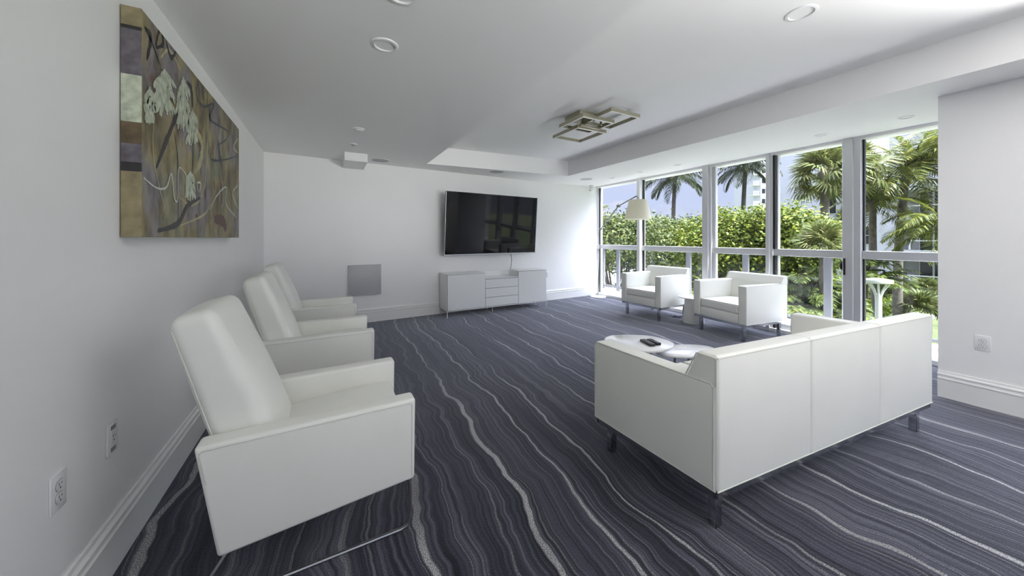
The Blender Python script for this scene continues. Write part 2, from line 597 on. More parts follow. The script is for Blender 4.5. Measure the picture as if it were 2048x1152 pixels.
    def build(self, name, mats, parent=None, smooth=True, angle=38, fn=None):
        if not isinstance(mats, (list, tuple)):
            mats = [mats]
        me = bpy.data.meshes.new(name)
        vs = self.v if fn is None else [fn(*p) for p in self.v]
        me.from_pydata(vs, [], self.f)
        for m_ in mats:
            me.materials.append(m_)
        if len(mats) > 1:
            me.polygons.foreach_set('material_index', self.m)
        if smooth:
            me.polygons.foreach_set('use_smooth', [True] * len(me.polygons))
            me.set_sharp_from_angle(angle=R(angle))
        me.update()
        o = bpy.data.objects.new(name, me)
        C.objects.link(o)
        if parent is not None:
            o.parent = parent
        return o


def tag(o, label=None, cat=None, group=None, kind=None):
    if label:
        o['label'] = label
    if cat:
        o['category'] = cat
    if group:
        o['group'] = group
    if kind:
        o['kind'] = kind
    return o


def empty(name, loc, rz=0.0, label=None, cat=None, group=None, kind=None):
    o = bpy.data.objects.new(name, None)
    o.empty_display_size = 0.1
    C.objects.link(o)
    o.location = loc
    o.rotation_euler = (0, 0, rz)
    return tag(o, label, cat, group, kind)


def children(o):
    return [c for c in bpy.data.objects if c.parent == o]


def copy_tree(o, loc, rz=None, label=None):
    c = o.copy()
    C.objects.link(c)
    c.location = loc
    if rz is not None:
        c.rotation_euler = (0, 0, rz)
    if label:
        c['label'] = label

    def rec(src, dst):
        for ch in children(src):
            d = ch.copy()
            C.objects.link(d)
            d.parent = dst
            rec(ch, d)
    rec(o, c)
    return c


def struct(o, label=None):
    o['kind'] = 'structure'
    if label:
        o['label'] = label
    return o


# ------------------------------------------------------------------ the room
XL = -0.741          # left wall
XP = 4.43            # face of the wall beside the glazing
YP = 0.763           # its far end
XW = 5.42            # inner face of the window mullions
XO = 5.66            # outer face
YREAR = -3.6
ZC, ZT = 2.459, 2.739
TX0, TX1 = 1.37, 3.949


def yback(x):
    return 5.587 + 0.0534 * (x + 0.741)


def ytray(x):
    return 5.38 - 0.0865 * x


b = MB()
b.box(XL - 0.15, XO, YREAR - 0.15, 6.1, -0.12, 0.0)
struct(b.build('floor', M['carpet'], smooth=False), 'blue-grey carpet with wavering pale lines')

b = MB()
b.box(XL - 0.15, XL, YREAR - 0.15, 6.1, 0, 2.9)
struct(b.build('wall_left', M['wall'], smooth=False), 'long white wall behind the recliners')

b = MB()
b.prism([(XL, yback(XL)), (XO, yback(XO)), (XO, yback(XO) + 0.15), (XL, yback(XL) + 0.15)], 0, 2.9, 'z')
struct(b.build('wall_back', M['wall'], smooth=False), 'white end wall with the television')

b = MB()
b.prism([(XP, 0.05), (XP, YP), (XO, YP), (XO, YP - 0.16), (XP + 0.16, YP - 0.16), (XP + 0.16, 0.05)], 0, 2.47, 'z')
b.box(XP, XP + 0.16, YREAR, 0.05, 0, 0.3)
b.box(XP, XP + 0.16, YREAR, 0.05, 2.32, 2.47)
b.box(XP, XP + 0.16, YREAR, -3.15, 0.3, 2.32)
struct(b.build('wall_right', M['wall'], smooth=False), 'white wall ending beside the glazing')

b = MB()     # rear wall with a broad opening for the added rear windows
b.box(XL - 0.15, XO, YREAR - 0.15, YREAR, 0, 0.45)
b.box(XL - 0.15, XO, YREAR - 0.15, YREAR, 2.38, 2.9)
b.box(XL - 0.15, -0.3, YREAR - 0.15, YREAR, 0.45, 2.38)
b.box(3.85, XO, YREAR - 0.15, YREAR, 0.45, 2.38)
struct(b.build('wall_rear', M['wall'], smooth=False), 'white wall behind the photographer')

b = MB()
b.box(XL - 0.15, TX0, YREAR - 0.15, 6.1, ZC, 2.9)
b.prism([(TX1, ZC), (XO, ZC + 0.031), (XO, 2.9), (TX1, 2.9)], YREAR - 0.15, 6.1, 'y')
b.prism([(TX0, ytray(TX0)), (TX1, ytray(TX1)), (TX1, 6.1), (TX0, 6.1)], ZC, 2.9, 'z')
b.box(TX0, TX1, YREAR - 0.15, -2.9, ZC, 2.9)
b.box(TX0, TX1, -2.9, 6.1, ZT, 2.9)
struct(b.build('ceiling', M['ceil'], smooth=False), 'white ceiling with a raised tray')

# baseboards: a tall board with a stepped and rounded cap
BB = [(0, 0), (0.018, 0), (0.018, 0.145), (0.022, 0.150), (0.022, 0.158), (0.015, 0.163), (0.014, 0.176), (0.020, 0.182), (0.020, 0.190), (0.010, 0.200), (0.008, 0.214), (0, 0.215)]


def baseboard(name, p, q, inward):
    p, q, n = Vector(p), Vector(q), Vector(inward)
    mb = MB()
    k = len(BB)
    V = []
    for e in (p, q):
        for d, zz in BB:
            V.append((e.x + n.x * d, e.y + n.y * d, zz))
    F = [(i, (i + 1) % k, k + (i + 1) % k, k + i) for i in range(k)] + [tuple(range(k))[::-1], tuple(range(k, 2 * k))]
    mb.add(V, F)
    return struct(mb.build(name, M['trim'], smooth=False))


baseboard('baseboard_left', (XL, YREAR), (XL, yback(XL)), (1, 0))
bdir = Vector((1, 0.0534)).normalized()
baseboard('baseboard_back', (XL, yback(XL)), (XW - 0.02, yback(XW - 0.02)), (bdir.y, -bdir.x))
baseboard('baseboard_right', (XP, YREAR), (XP, YP), (-1, 0))

# ------------------------------------------------------------------ glazing
ZR1, ZR0 = 1.150, 1.056       # middle rail
ZTOP = 2.50
MUL = [  # far edge, near edge of each mullion's inner face, depth, name
    (4.729, 4.655, 0.17), (3.386, 3.255, 0.15), (2.467, 2.393, 0.11), (1.655, 1.505, 0.11)]
b = MB()
b.box(XW + 0.01, XO, YP, yback(XW) + 0.1, 0.0, 0.05)
struct(b.build('trim_1', M['aluwhite'], smooth=False), 'white sill track under the glazing')
b = MB()
b.box(XW + 0.02, XO, YP, yback(XW) + 0.1, 2.452, 2.52)
struct(b.build('trim_2', M['aluwhite'], smooth=False), 'head frame over the glazing')
for i, (ya, yb, dp) in enumerate(MUL):
    b = MB()
    if i == 0:
        b.box(XW, XW + dp, yb, ya, 0.0, ZTOP, 0.004, 1)
    elif i == 1:
        b.box(XW, XW + 0.05, yb + 0.035, ya, 0.0, ZTOP, 0.003, 1)
        b.box(XW + 0.05, XW + 0.15, yb + 0.06, ya - 0.01, 0.0, ZTOP, 0.003, 1)
        b.box(XW + 0.03, XW + 0.12, yb, yb + 0.06, 0.0, ZTOP, 0.003, 1)
    elif i == 2:
        b.box(XW, XW + 0.04, yb + 0.03, ya, 0.0, ZTOP, 0.003, 1)
        b.box(XW + 0.03, XW + 0.13, yb, ya - 0.01, 0.0, ZTOP, 0.003, 1)
    else:
        b.box(XW, XW + 0.04, yb + 0.06, ya, 0.0, ZTOP, 0.003, 1)
        b.box(XW + 0.025, XW + 0.06, yb, ya - 0.02, 0.0, ZTOP, 0.003, 1)
        b.box(XW + 0.05, XW + 0.17, yb, yb + 0.05, 0.0, ZTOP, 0.003, 1)
    struct(b.build('trim_%d' % (3 + i), M['alu'] if i != 0 else M['aluwhite']))

edges = [yback(XW) + 0.02] + [v for m_ in MUL for v in m_[:2]] + [YP]
panels = [(edges[2 * i], edges[2 * i + 1]) for i in range(5)]
XG = 5.53
for i, (ya, yb) in enumerate(panels):
    isdoor = (i == 3)
    fr = MB()
    xr = XG - 0.045
    fr.box(xr, XG + 0.04, yb, ya, ZR0, ZR1, 0.004, 1)
    if i in (2, 3):     # sliding leaves have stiles of their own
        fr.box(XG - 0.03, XG + 0.03, ya - 0.045, ya, 0.05, 2.46, 0.003, 1)
        fr.box(XG - 0.03, XG + 0.03, yb, yb + 0.03, 0.05, 2.46, 0.003, 1)
        fr.box(XG - 0.03, XG + 0.03, yb, ya, 0.05, 0.12, 0.003, 1)
    root = fr.build('door_1' if isdoor else 'window_%d' % (i + 1 if i < 3 else i), M['railing'] if False else M['alu'])
    struct(root, 'sliding glass door leaf with a black pull' if isdoor else None)
    for z0, z1 in ((0.05, ZR0), (ZR1, 2.47)):
        g = MB()
        g.box(XG - 0.004, XG + 0.004, yb, ya, z0, z1)
        g.build('pane', M['glass'], root, smooth=False)
    k = MB()
    yk = ya - (0.05 if i == 0 else 0.0)
    gw = (0.02, 0.022, 0.026, 0.028, 0.016)[i]
    x0 = XG - 0.075 if isdoor else XG - 0.025
    for z0, z1 in ((0.05, ZR0), (ZR1, 2.47)):
        k.box(x0, x0 + 0.045, yk - gw, yk, z0, z1)
    k.build('gasket', M['gasket'], root, smooth=False)
    if isdoor:
        h = MB()
        h.box(XW - 0.012, XW + 0.001, 1.628, 1.648, 0.86, 1.06, 0.003, 1)
        h.build('door_handle', M['gasket'], root)
        h = MB()
        h.prism([(XW + 0.06, 0.90), (XW + 0.03, 0.93), (XW + 0.03, 0.99), (XW + 0.06, 1.02)], 1.66, 1.69, 'y', 0.004, 2)
        h.build('door_pull', M['gasket'], root)

# rear windows (behind the photographer), added to let fill light in
fr = MB()
for x0, x1 in ((-0.3, -0.24), (1.05, 1.11), (2.42, 2.48), (3.79, 3.85)):
    fr.box(x0, x1, YREAR - 0.10, YREAR - 0.03, 0.45, 2.38)
fr.box(-0.3, 3.85, YREAR - 0.10, YREAR - 0.03, 0.45, 0.52)
fr.box(-0.3, 3.85, YREAR - 0.10, YREAR - 0.03, 2.31, 2.38)
root = struct(fr.build('window_5', M['alu'], smooth=False), 'added rear window band behind the photographer for the fill lamps')
g = MB()
g.box(-0.3, 3.85, YREAR - 0.07, YREAR - 0.062, 0.45, 2.38)
g.build('pane', M['glass'], root, smooth=False)

fr = MB()  # side window added out of view, lets the side fill lamp in
for y0 in (-3.15, -2.11, -1.07, -0.03):
    fr.box(XP + 0.04, XP + 0.11, y0, y0 + 0.07, 0.3, 2.32)
fr.box(XP + 0.04, XP + 0.11, -3.15, 0.05, 0.3, 0.36)
fr.box(XP + 0.04, XP + 0.11, -3.15, 0.05, 2.26, 2.32)
root = struct(fr.build('window_6', M['alu'], smooth=False), 'added side window band behind the photographer for the fill lamp')
g = MB()
g.box(XP + 0.07, XP + 0.078, -3.15, 0.05, 0.3, 2.32)
g.build('pane', M['glass'], root, smooth=False)

# balcony outside the glazing
b = MB()
b.box(XO, 6.75, 0.2, 7.2, -0.25, -0.04)
struct(b.build('balcony_floor', M['balcony'], smooth=False), 'narrow balcony outside the glazing')
rail = empty('balcony_railing', (6.5, 4.0, -0.04), 0, 'grey metal balcony railing with glass infill outside the window wall', 'railing', kind='thing')
for yy in (6.78, 6.25, 4.34, 3.265, 2.145, 1.0):
    b = MB()
    w = 0.045
    b.box(-0.03, 0.03, yy - 4.0 - w, yy - 4.0 + w, 0, 1.05, 0.004, 1)
    b.build('post', M['railing'], rail)
b = MB()
b.box(-0.03, 0.03, -5.4, 3.0, 1.05, 1.10, 0.006, 1)
b.build('top_rail', M['railing'], rail)
b = MB()
b.box(-0.02, 0.02, -5.4, 3.0, 0.07, 0.11, 0.004, 1)
b.build('bottom_rail', M['railing'], rail)
for ya, yb in ((6.2, 4.39), (4.29, 3.31), (3.22, 2.19), (2.1, 1.05)):
    b = MB()
    b.box(-0.005, 0.005, yb - 4.0 + 0.05, ya - 4.0 - 0.05, 0.11, 1.05)
    b.build('glass_panel', M['railglass'], rail, smooth=False)

# ------------------------------------------------------------------ lounge seating (sofa and two armchairs)


def lounge(name, w, d, zb, za, zt, panels_n, loc, fn, label, cat, group=None, cushions=1):
    """Box-arm seat. Local u across the width, v from the back edge towards the front, z up; fn maps (u,v,z) to local x,y,z."""
    root = empty(name, loc, 0, label, cat, group)
    ta = 0.105
    lea, pip = M['leather'], M['piping']
    # arms
    for u0, u1 in ((0, ta), (w - ta, w)):
        b = MB()
        b.prism([(0.012, zb), (0.012, za), (d, za), (d, zb)], u0, u1, 'x', 0.016, 4)
        b.build('arm', lea, root, fn=fn)
    # back: panels side by side, wedge profile above the arms
    pw = w / panels_n
    for k in range(panels_n):
        b = MB()
        e0 = 0.003 if k == 0 else 0.0012
        e1 = 0.003 if k == panels_n - 1 else 0.0012
        b.prism([(0, zb + 0.003), (0, zt), (0.095, zt), (0.150, za - 0.005), (0.195, zb + 0.16), (0.195, zb + 0.003)], k * pw + e0, (k + 1) * pw - e1, 'x', 0.018, 4)
        b.build('back_panel', lea, root, fn=fn)
    # seat base and front apron
    b = MB()
    b.box(ta, w - ta, 0.14, d - 0.008, zb + 0.002, zb + 0.125, 0.008, 2)
    b.build('seat_base', lea, root, fn=fn)
    cw = (w - 2 * ta) / cushions
    for k in range(cushions):
        b = MB()
        b.pad(cw / 2 - 0.003, (d - 0.19) / 2, 0.058, 0.028, (0.0, 0.0, 0.018), 10, (ta + cw * (k + 0.5), 0.185 + (d - 0.19) / 2, zb + 0.125 + 0.058))
        c_ = b.build('seat_cushion', lea, root, fn=fn, angle=60)
        x0, x1, y0, y1 = ta + cw * k + 0.012, ta + cw * (k + 1) - 0.012, 0.20, d - 0.012
        for zz in (zb + 0.132, zb + 0.236):
            p_ = MB()
            p_.tube([(x0, y0, zz), (x1, y0, zz), (x1, y1, zz), (x0, y1, zz)], 0.0035, 6, closed=True)
            p_.build('piping', pip, c_, fn=fn)
    # welts along the edges
    p_ = MB()
    r_ = 0.0034
    for u in (0.002, w - 0.002):
        p_.tube([(u, 0.018, zb + 0.01), (u, 0.018, za - 0.012), (u, 0.03, za - 0.002), (u, d - 0.02, za - 0.003), (u, d - 0.004, za - 0.02), (u, d - 0.004, zb + 0.01)], r_, 6)
        p_.tube([(u, 0.006, za - 0.01), (u, 0.006, zt - 0.012), (u, 0.094, zt - 0.01), (u, 0.146, za + 0.002)], r_, 6)
    p_.tube([(0.004, 0.002, zt - 0.012), (w - 0.004, 0.002, zt - 0.012)], r_, 6)
    p_.tube([(0.004, 0.002, zb + 0.01), (w - 0.004, 0.002, zb + 0.01)], r_, 6)
    p_.tube([(0.002, 0.01, zb + 0.008), (0.002, d - 0.006, zb + 0.008)], r_, 6)
    p_.tube([(w - 0.002, 0.01, zb + 0.008), (w - 0.002, d - 0.006, zb + 0.008)], r_, 6)
    p_.build('piping', pip, root, fn=fn)
    # chrome base
    b = MB()
    t = 0.016
    i = 0.010
    for (u0, u1, v0, v1) in ((i, w - i, i, i + t), (i, w - i, d - i - t, d - i), (i, i + t, i, d - i), (w - i - t, w - i, i, d - i)):
        b.box(u0, u1, v0, v1, zb - 0.028, zb + 0.002)
    b.build('base_frame', M['chrome'], root, fn=fn, smooth=False)
    s = 0.019
    for u in (0.075, w - 0.075):
        for v in (0.062, d - 0.062):
            b = MB()
            b.box(u - s, u + s, v - s, v + s, 0.0, zb - 0.004, 0.003, 1)
            b.build('leg', M['chrome'], root, fn=fn)
    return root


# sofa: its back edge runs from A to B, the seat looks down the room
SA = Vector((1.470, 0.850))
SB = Vector((3.555, 0.632))
SF = Vector((1.452, 1.590))
ue = (SB - SA).normalized()
ve = (SF - SA).normalized()
SW, SD = (SB - SA).length, (SF - SA).length


def sofa_fn(u, v, zz):
    p = ue * u + ve * v
    return (p.x, p.y, zz)


lounge('sofa', SW, SD, 0.195, 0.665, 0.792, 3, (SA.x, SA.y, 0), sofa_fn,
       'long white leather sofa seen from behind with three back panels', 'sofa', None, 3)


def armchair_fn(w, d):
    return lambda u, v, zz: (d - v, -u, zz)


AC = lounge('armchair', 0.757, 0.80, 0.214, 0.702, 0.803, 1, (0, 0, 0), armchair_fn(0.757, 0.80),
            'white leather armchair beside the floor lamp at the window', 'armchair', 'white armchairs by the window')
AC.location = (4.468, 4.225, 0)
AC.rotation_euler = (0, 0, 0.048)
copy_tree(AC, (4.633, 3.02, 0), -0.139, 'white leather armchair between the pedestal side table and the sofa')

# ------------------------------------------------------------------ recliners along the left wall


def make_recliner():
    root = empty('recliner', (0.34, 1.51, 0), 0, 'white leather recliner next to the wall outlets, the one with its whole side in view', 'recliner', 'white recliners along the wall with the painting')
    W = 0.61
    ta = 0.085
    lea = M['leather']
    prof = [(-0.672, 0.192), (0.0, 0.243), (0.004, 0.595), (-0.735, 0.592)]
    for y0, y1 in ((0, ta), (W - ta, W)):
        b = MB()
        b.prism(prof, y0, y1, 'y', 0.015, 4)
        b.build('arm', lea, root)
        p_ = MB()
        ys = y0 if y0 == 0 else y1
        q = [(-0.013, 0.262), (-0.0115, 0.570), (-0.022, 0.580), (-0.710, 0.577), (-0.718, 0.568), (-0.700, 0.46)]
        p_.tube([(a, ys, c) for a, c in q], 0.0019, 6)
        p_.build('piping', M['piping'], root)
    # backrest: a leaning, puffed wedge
    b = MB()
    hx, hy, hz = 0.095, W / 2 - ta - 0.004, 0.33
    lean = Matrix.Rotation(R(-15.5), 4, 'Y')
    b.pad(hx, hy, hz, 0.045, (0.035, 0.0, 0.012), 10, (0, 0, 0), None)
    V = []
    for x, y, zz in b.v:          # thinner towards the top, fuller at the foot
        k = 1.0 - 0.30 * (zz / hz + 1) / 2
        xx = (x + hx) * k - hx
        v = lean @ Vector((xx, y, zz))
        V.append((v.x - 0.655, v.y + W / 2, v.z + 0.715))
    b.v = V
    bk = b.build('backrest', lea, root, angle=60)
    for s in (-1, 1):
        p_ = MB()
        pts = []
        for zz in np.linspace(-hz + 0.05, hz - 0.035, 8):
            v = lean @ Vector((-hx + 0.012, s * (hy - 0.001), zz))
            pts.append((v.x - 0.655, v.y + W / 2, v.z + 0.715))
        p_.tube(pts, 0.0022, 6)
        p_.build('piping', M['piping'], bk)
    # seat cushion
    b = MB()
    b.pad(0.275, W / 2 - ta - 0.003, 0.075, 0.04, (0, 0, 0.045), 10, (0, 0, 0), None)
    tilt = Matrix.Rotation(R(-4), 4, 'Y')
    b.v = [tuple((tilt @ Vector(p)) + Vector((-0.292, W / 2, 0.408))) for p in b.v]
    b.build('seat_cushion', lea, root, angle=60)
    b = MB()
    b.prism([(-0.64, 0.20), (-0.02, 0.247), (-0.02, 0.34), (-0.64, 0.34)], ta, W - ta, 'y', 0.008, 2)
    b.build('seat_base', lea, root)
    # sled base of bent steel rod
    b = MB()
    for y in (0.045, W - 0.045):
        path = [(-0.66, y, 0.185), (-0.03, y, 0.232), (-0.016, y, 0.222), (-0.012, y, 0.19), (-0.012, y, 0.05), (-0.018, y, 0.018), (-0.05, y, 0.0085), (-0.72, y, 0.0085), (-0.745, y, 0.016), (-0.735, y, 0.045), (-0.645, y, 0.185)]
        b.tube(path, 0.0075, 8)
    b.tube([(-0.645, 0.045, 0.178), (-0.645, W - 0.045, 0.178)], 0.0075, 8)
    b.build('sled_base', M['steel'], root)
    return root


RC = make_recliner()
copy_tree(RC, (0.32, 2.795, 0), 0, 'white leather recliner standing in the middle of the row of three')
copy_tree(RC, (0.275, 3.965, 0), 0, 'white leather recliner nearest the end wall and grey panel')

# ------------------------------------------------------------------ television, stand, cable
tvr = empty('television', (2.652, 5.5, 1.545), 0, 'large black flat television tilted forward on the end wall', 'television')
yaw, tilt = 0.075, 0.079
RT = (Matrix.Rotation(yaw, 4, 'Z') @ Matrix.Rotation(tilt, 4, 'X'))
hw, hh = 1.879 / 2, 1.075 / 2


def tvf(x, y, zz):
    v = RT @ Vector((x, y, zz))
    return (v.x, v.y, v.z)


b = MB()
b.box(-hw, hw, 0.0, 0.035, -hh, hh, 0.004, 2)
b.build('housing', M['black'], tvr, fn=tvf)
b = MB()
b.box(-hw + 0.006, hw - 0.006, -0.003, 0.002, -hh + 0.016, hh - 0.006)
b.build('screen', M['screen'], tvr, fn=tvf, smooth=False)
b = MB()
t_ = 0.006
b.box(-hw, hw, -0.006, 0.012, -hh, -hh + 0.016)
b.box(-hw, hw, -0.006, 0.004, hh - t_, hh)
b.box(-hw, -hw + t_, -0.006, 0.004, -hh, hh)
b.box(hw - t_, hw, -0.006, 0.004, -hh, hh)
b.build('bezel', M['bezel'], tvr, fn=tvf, smooth=False)
b = MB()
b.box(-0.55, 0.55, 0.034, 0.075, -0.42, 0.15, 0.01, 2)
b.build('rear_cover', M['darkgrey'], tvr, fn=tvf)
b = MB()
b.box(-0.30, 0.30, 0.225, 0.247, -0.18, 0.18, 0.004, 1)
for x in (-0.2, 0.2):
    b.box(x - 0.02, x + 0.02, 0.07, 0.25, -0.12, -0.08)
    b.box(x - 0.02, x + 0.02, 0.07, 0.25, 0.06, 0.10)
b.build('wall_bracket', M['darkgrey'], tvr)

st = empty('media_console', (1.70, 5.30, 0), 0.0, 'low white media console on thin legs under the television', 'console')
W_, D_ = 1.955, 0.385
xa, xb, xc_, xd = 0.0, 0.683, 1.332, W_
zb_, zt_, zm_ = 0.120, 0.712, 0.610
lq = M['lacquer']
b = MB()
b.box(xa, xb, 0.019, D_, zb_, zt_ - 0.012, 0.002, 1)
b.box(xc_, xd, 0.019, D_, zb_, zt_ - 0.012, 0.002, 1)
b.box(xb, xc_, 0.019, D_, zb_, zm_ - 0.010, 0.002, 1)
b.box(xb, xc_, D_ - 0.014, D_, zm_ - 0.01, zt_ - 0.014)
b.build('carcass', lq, st)
for x0, x1 in ((xa, xb), (xc_, xd)):
    b = MB()
    b.box(x0 - 0.002, x1 + 0.002, 0.0, D_, zt_ - 0.012, zt_, 0.002, 1)
    b.build('top', lq, st)
b = MB()
b.box(xb + 0.002, xc_ - 0.002, 0.0, D_ - 0.015, zm_ - 0.012, zm_, 0.002, 1)
b.build('tray_shelf', lq, st)
for x0, x1 in ((xa + 0.014, xb - 0.004), (xc_ + 0.004, xd - 0.014)):
    b = MB()
    b.box(x0, x1, -0.004, 0.012, zb_ + 0.004, zt_ - 0.017, 0.002, 1)
    b.build('door', lq, st)
hd = (zm_ - 0.016 - zb_ - 0.004) / 3
for k in range(3):
    b = MB()
    b.box(xb + 0.003, xc_ - 0.003, -0.004, 0.012, zb_ + 0.004 + k * hd + 0.003, zb_ + 0.004 + (k + 1) * hd - 0.004, 0.002, 1)
    b.build('drawer', lq, st)
b = MB()
b.box(xa + 0.012, xd - 0.012, 0.0135, 0.0185, zb_ + 0.003, zm_ - 0.010)
b.box(xa + 0.012, xb - 0.003, 0.0135, 0.0185, zm_ - 0.010, zt_ - 0.0125)
b.box(xc_ + 0.003, xd - 0.012, 0.0135, 0.0185, zm_ - 0.010, zt_ - 0.0125)
b.build('shadow_gap', M['gap'], st, smooth=False)  # dark sheet standing in for the shade inside the door and drawer gaps
b = MB()
for y in (0.006, D_ - 0.02):
    b.box(0.006, W_ - 0.006, y, y + 0.014, zb_ - 0.014, zb_)
for x in (0.002, W_ - 0.016):
    b.box(x, x + 0.014, 0.006, D_ - 0.006, zb_ - 0.014, zb_)
b.build('base_frame', lq, st, smooth=False)
for x in (0.006, 0.87, W_ - 0.018):
    for y in (0.002, D_ - 0.016):
        if x == 0.87:
            y = min(max(y, 0.12), D_ - 0.05)
        b = MB()
        b.box(x, x + 0.012, y, y + 0.014, 0.0, zb_ - 0.01, 0.001, 1)
        b.build('leg', lq, st)

b = MB()
b.tube([(3.02, 5.56, 1.05), (3.03, 5.575, 1.0), (3.055, 5.60, 0.93), (3.07, 5.615, 0.88), (3.062, 5.62, 0.82), (3.062, 5.64, 0.74), (3.062, 5.70, 0.66), (3.062, 5.715, 0.5)], 0.005, 8)
tag(b.build('television_cable', M['darkgrey']), 'thin dark cable hanging from the television behind the console', 'cable')

# grey wall panel
pan = empty('wall_panel', (0.513, yback(0.513) - 0.002, 0.658), math.atan(0.0534), 'square grey metal panel low on the end wall', 'panel')
b = MB()
b.box(-0.232, 0.232, -0.035, 0.0, -0.232, 0.232, 0.004, 2)
b.build('body', M['panelgrey'], pan)
b = MB()
for x0, x1, z0, z1 in ((-0.232, 0.232, -0.232, -0.222), (-0.232, 0.232, 0.222, 0.232), (-0.232, -0.222, -0.232, 0.232), (0.222, 0.232, -0.232, 0.232)):
    b.box(x0, x1, -0.038, -0.034, z0, z1)
b.build('rim', M['panelgrey'], pan, smooth=False)

# boxed-in duct in the corner of ceiling and end wall
b = MB()
b.box(0.21, 0.497, 5.06, yback(0.3) + 0.005, 2.345, ZC + 0.005, 0.004, 1)
struct(b.build('trim_7', M['wall']), 'small boxed duct under the ceiling')

# ------------------------------------------------------------------ outlets
def outlet(name, loc, rz, label, two=True, w=0.073, h=0.118, col='plate'):
    """Wall plate in its local x-z plane, facing local -y."""
    root = empty(name, loc, rz, label, 'outlet', 'wall outlets')
    b = MB()
    b.box(-w / 2, w / 2, -0.006, 0.0, -h / 2, h / 2, 0.003, 2)
    b.build('plate', M[col], root)
    if two:
        for s in (-1, 1):
            zc = s * 0.0195
            r = MB()
            pr = []
            for k in range(24):
                a = 2 * PI * k / 24
                pr.append((0.0175 * math.cos(a), zc + max(-0.0145, min(0.0145, 0.0175 * math.sin(a)))))
            r.prism(pr, -0.0085, -0.005, 'y')
            rc = r.build('receptacle', M[col], root, smooth=False)
            q = MB()
            q.box(-0.0075, -0.0050, -0.0088, -0.008, zc + 0.000, zc + 0.009)
            q.box(0.0050, 0.0072, -0.0088, -0.008, zc + 0.001, zc + 0.008)
            q.box(-0.0025, 0.0025, -0.0088, -0.008, zc - 0.0105, zc - 0.0055)
            q.build('slot', M['slot'], rc, smooth=False)
            e = MB()
            e.tube([(pr[k][0] * 1.04, -0.0063, zc + (pr[k][1] - zc) * 1.04) for k in range(24)], 0.0011, 5, closed=True)
            e.build('seam', M['gap'], rc)
    else:
        r = MB()
        r.box(-0.0165, 0.0165, -0.0085, -0.005, -0.033, 0.033, 0.001, 1)
        r.build('insert', M[col], root)
        q = MB()
        q.box(-0.0075, -0.0050, -0.0090, -0.008, 0.004, 0.014)
        q.box(0.0050, 0.0072, -0.0090, -0.008, 0.004, 0.013)
        q.box(-0.0025, 0.0025, -0.0090, -0.008, -0.010, -0.004)
        q.build('slot', M['slot'], root, smooth=False)
        for zc in (0.042, -0.042):
            q = MB()
            q.box(-0.0165, 0.0165, -0.0072, -0.0055, zc - 0.008, zc + 0.008)
            q.build('grille', M['gap'], root, smooth=False)
    return root


outlet('wall_outlet', (XL, 1.612, 0.507), R(90), 'white double outlet low on the painting wall, closest to the camera')
outlet('wall_outlet', (XL, 1.917, 0.517), R(90), 'off-white outlet with dark bars above and below its socket', two=False, w=0.075, h=0.122, col='stone')
outlet('wall_outlet', (XP, 0.545, 0.490), R(-90), 'white double outlet on the short wall beside the glazing', w=0.075)
outlet('wall_outlet', (4.03, yback(4.03), 0.545), math.atan(0.0534), 'white outlet on the end wall beside the media console')

# ------------------------------------------------------------------ painting
art = empty('painting', (XL, 1.978, 1.305), 0, 'large abstract canvas in olive, brown and mint on the recliner wall', 'painting')
PT, PW, PH = 0.066, 1.775, 0.95      # thickness, width along the wall, height
b = MB()
art_mb = b
art_mb.box(0.003, PT, 0, PW, 0, PH, 0.002, 1, mi=0)


def px_art(x, y):
    """Crop position on the painted face to local (y, z)."""
    px, py = 220 + x / 2.35, y / 2.35
    u, v = (px - 1024) / 676.95, (py - 476.2) / 676.95
    s, c = 0.48021, 0.87714
    xx = XL + PT
    t = xx / (u * c + s)
    return (-u * s + c) * t - 1.978, EYE - v * t - 1.305


def spline(pts, n=10):
    out = []
    P = [Vector((p[0], p[1], 0)) for p in pts]
    P = [P[0]] + P + [P[-1]]
    for i in range(1, len(P) - 2):
        for k in range(n):
            t = k / n
            a, b_, c_, d_ = P[i - 1], P[i], P[i + 1], P[i + 2]
            q = 0.5 * ((2 * b_) + (c_ - a) * t + (2 * a - 5 * b_ + 4 * c_ - d_) * t * t + (3 * b_ - a - 3 * c_ + d_) * t ** 3)
            out.append((q.x, q.y))
    out.append((pts[-1][0], pts[-1][1]))
    return out


def stroke(mb, pts, w, h=0.0012, wob=0.25, mi=0):
    pts = spline([px_art(*p) for p in pts])
    n = len(pts)
    V, F = [], []
    for i, (y, zz) in enumerate(pts):
        y0, z0 = pts[max(0, i - 1)]
        y1, z1 = pts[min(n - 1, i + 1)]
        d = Vector((y1 - y0, z1 - z0))
        d = d.normalized() if d.length > 1e-9 else Vector((1, 0))
        ww = w * (1 + wob * rng.uniform(-1, 1)) * (0.35 + 0.65 * math.sin(PI * (0.08 + 0.84 * i / (n - 1))))
        for s in (-1, 1):
            V.append((PT + h, min(max(y - d.y * ww * s, 0.003), PW - 0.003), min(max(zz + d.x * ww * s, 0.003), PH - 0.003)))
        if i:
            F.append((2 * i - 2, 2 * i, 2 * i + 1, 2 * i - 1))
    mb.add(V, F, mi)


def flower(mb, cx, cy, w, h, n=13):
    """Ragged pale bloom: overlapping petals fanning down from its crown."""
    for k in range(n):
        a = (k / (n - 1) - 0.5) * 2
        for rep in range(3):
            x0 = cx + a * w * 0.18
            y0 = cy - h * 0.46 + abs(a) * h * 0.16 + rep * h * 0.24
            x1 = cx + a * w * 0.55 + rng.uniform(-4, 4)
            y1 = y0 + h * (0.42 - 0.18 * abs(a)) * rng.uniform(0.8, 1.2)
            stroke(mb, [(x0, y0), ((x0 + x1) / 2 + a * 4, (y0 + y1) / 2), (x1, y1)], 0.013 * rng.uniform(0.6, 1.25), 0.0014 + 0.00035 * ((k * 3 + rep) % 7), mi=1)


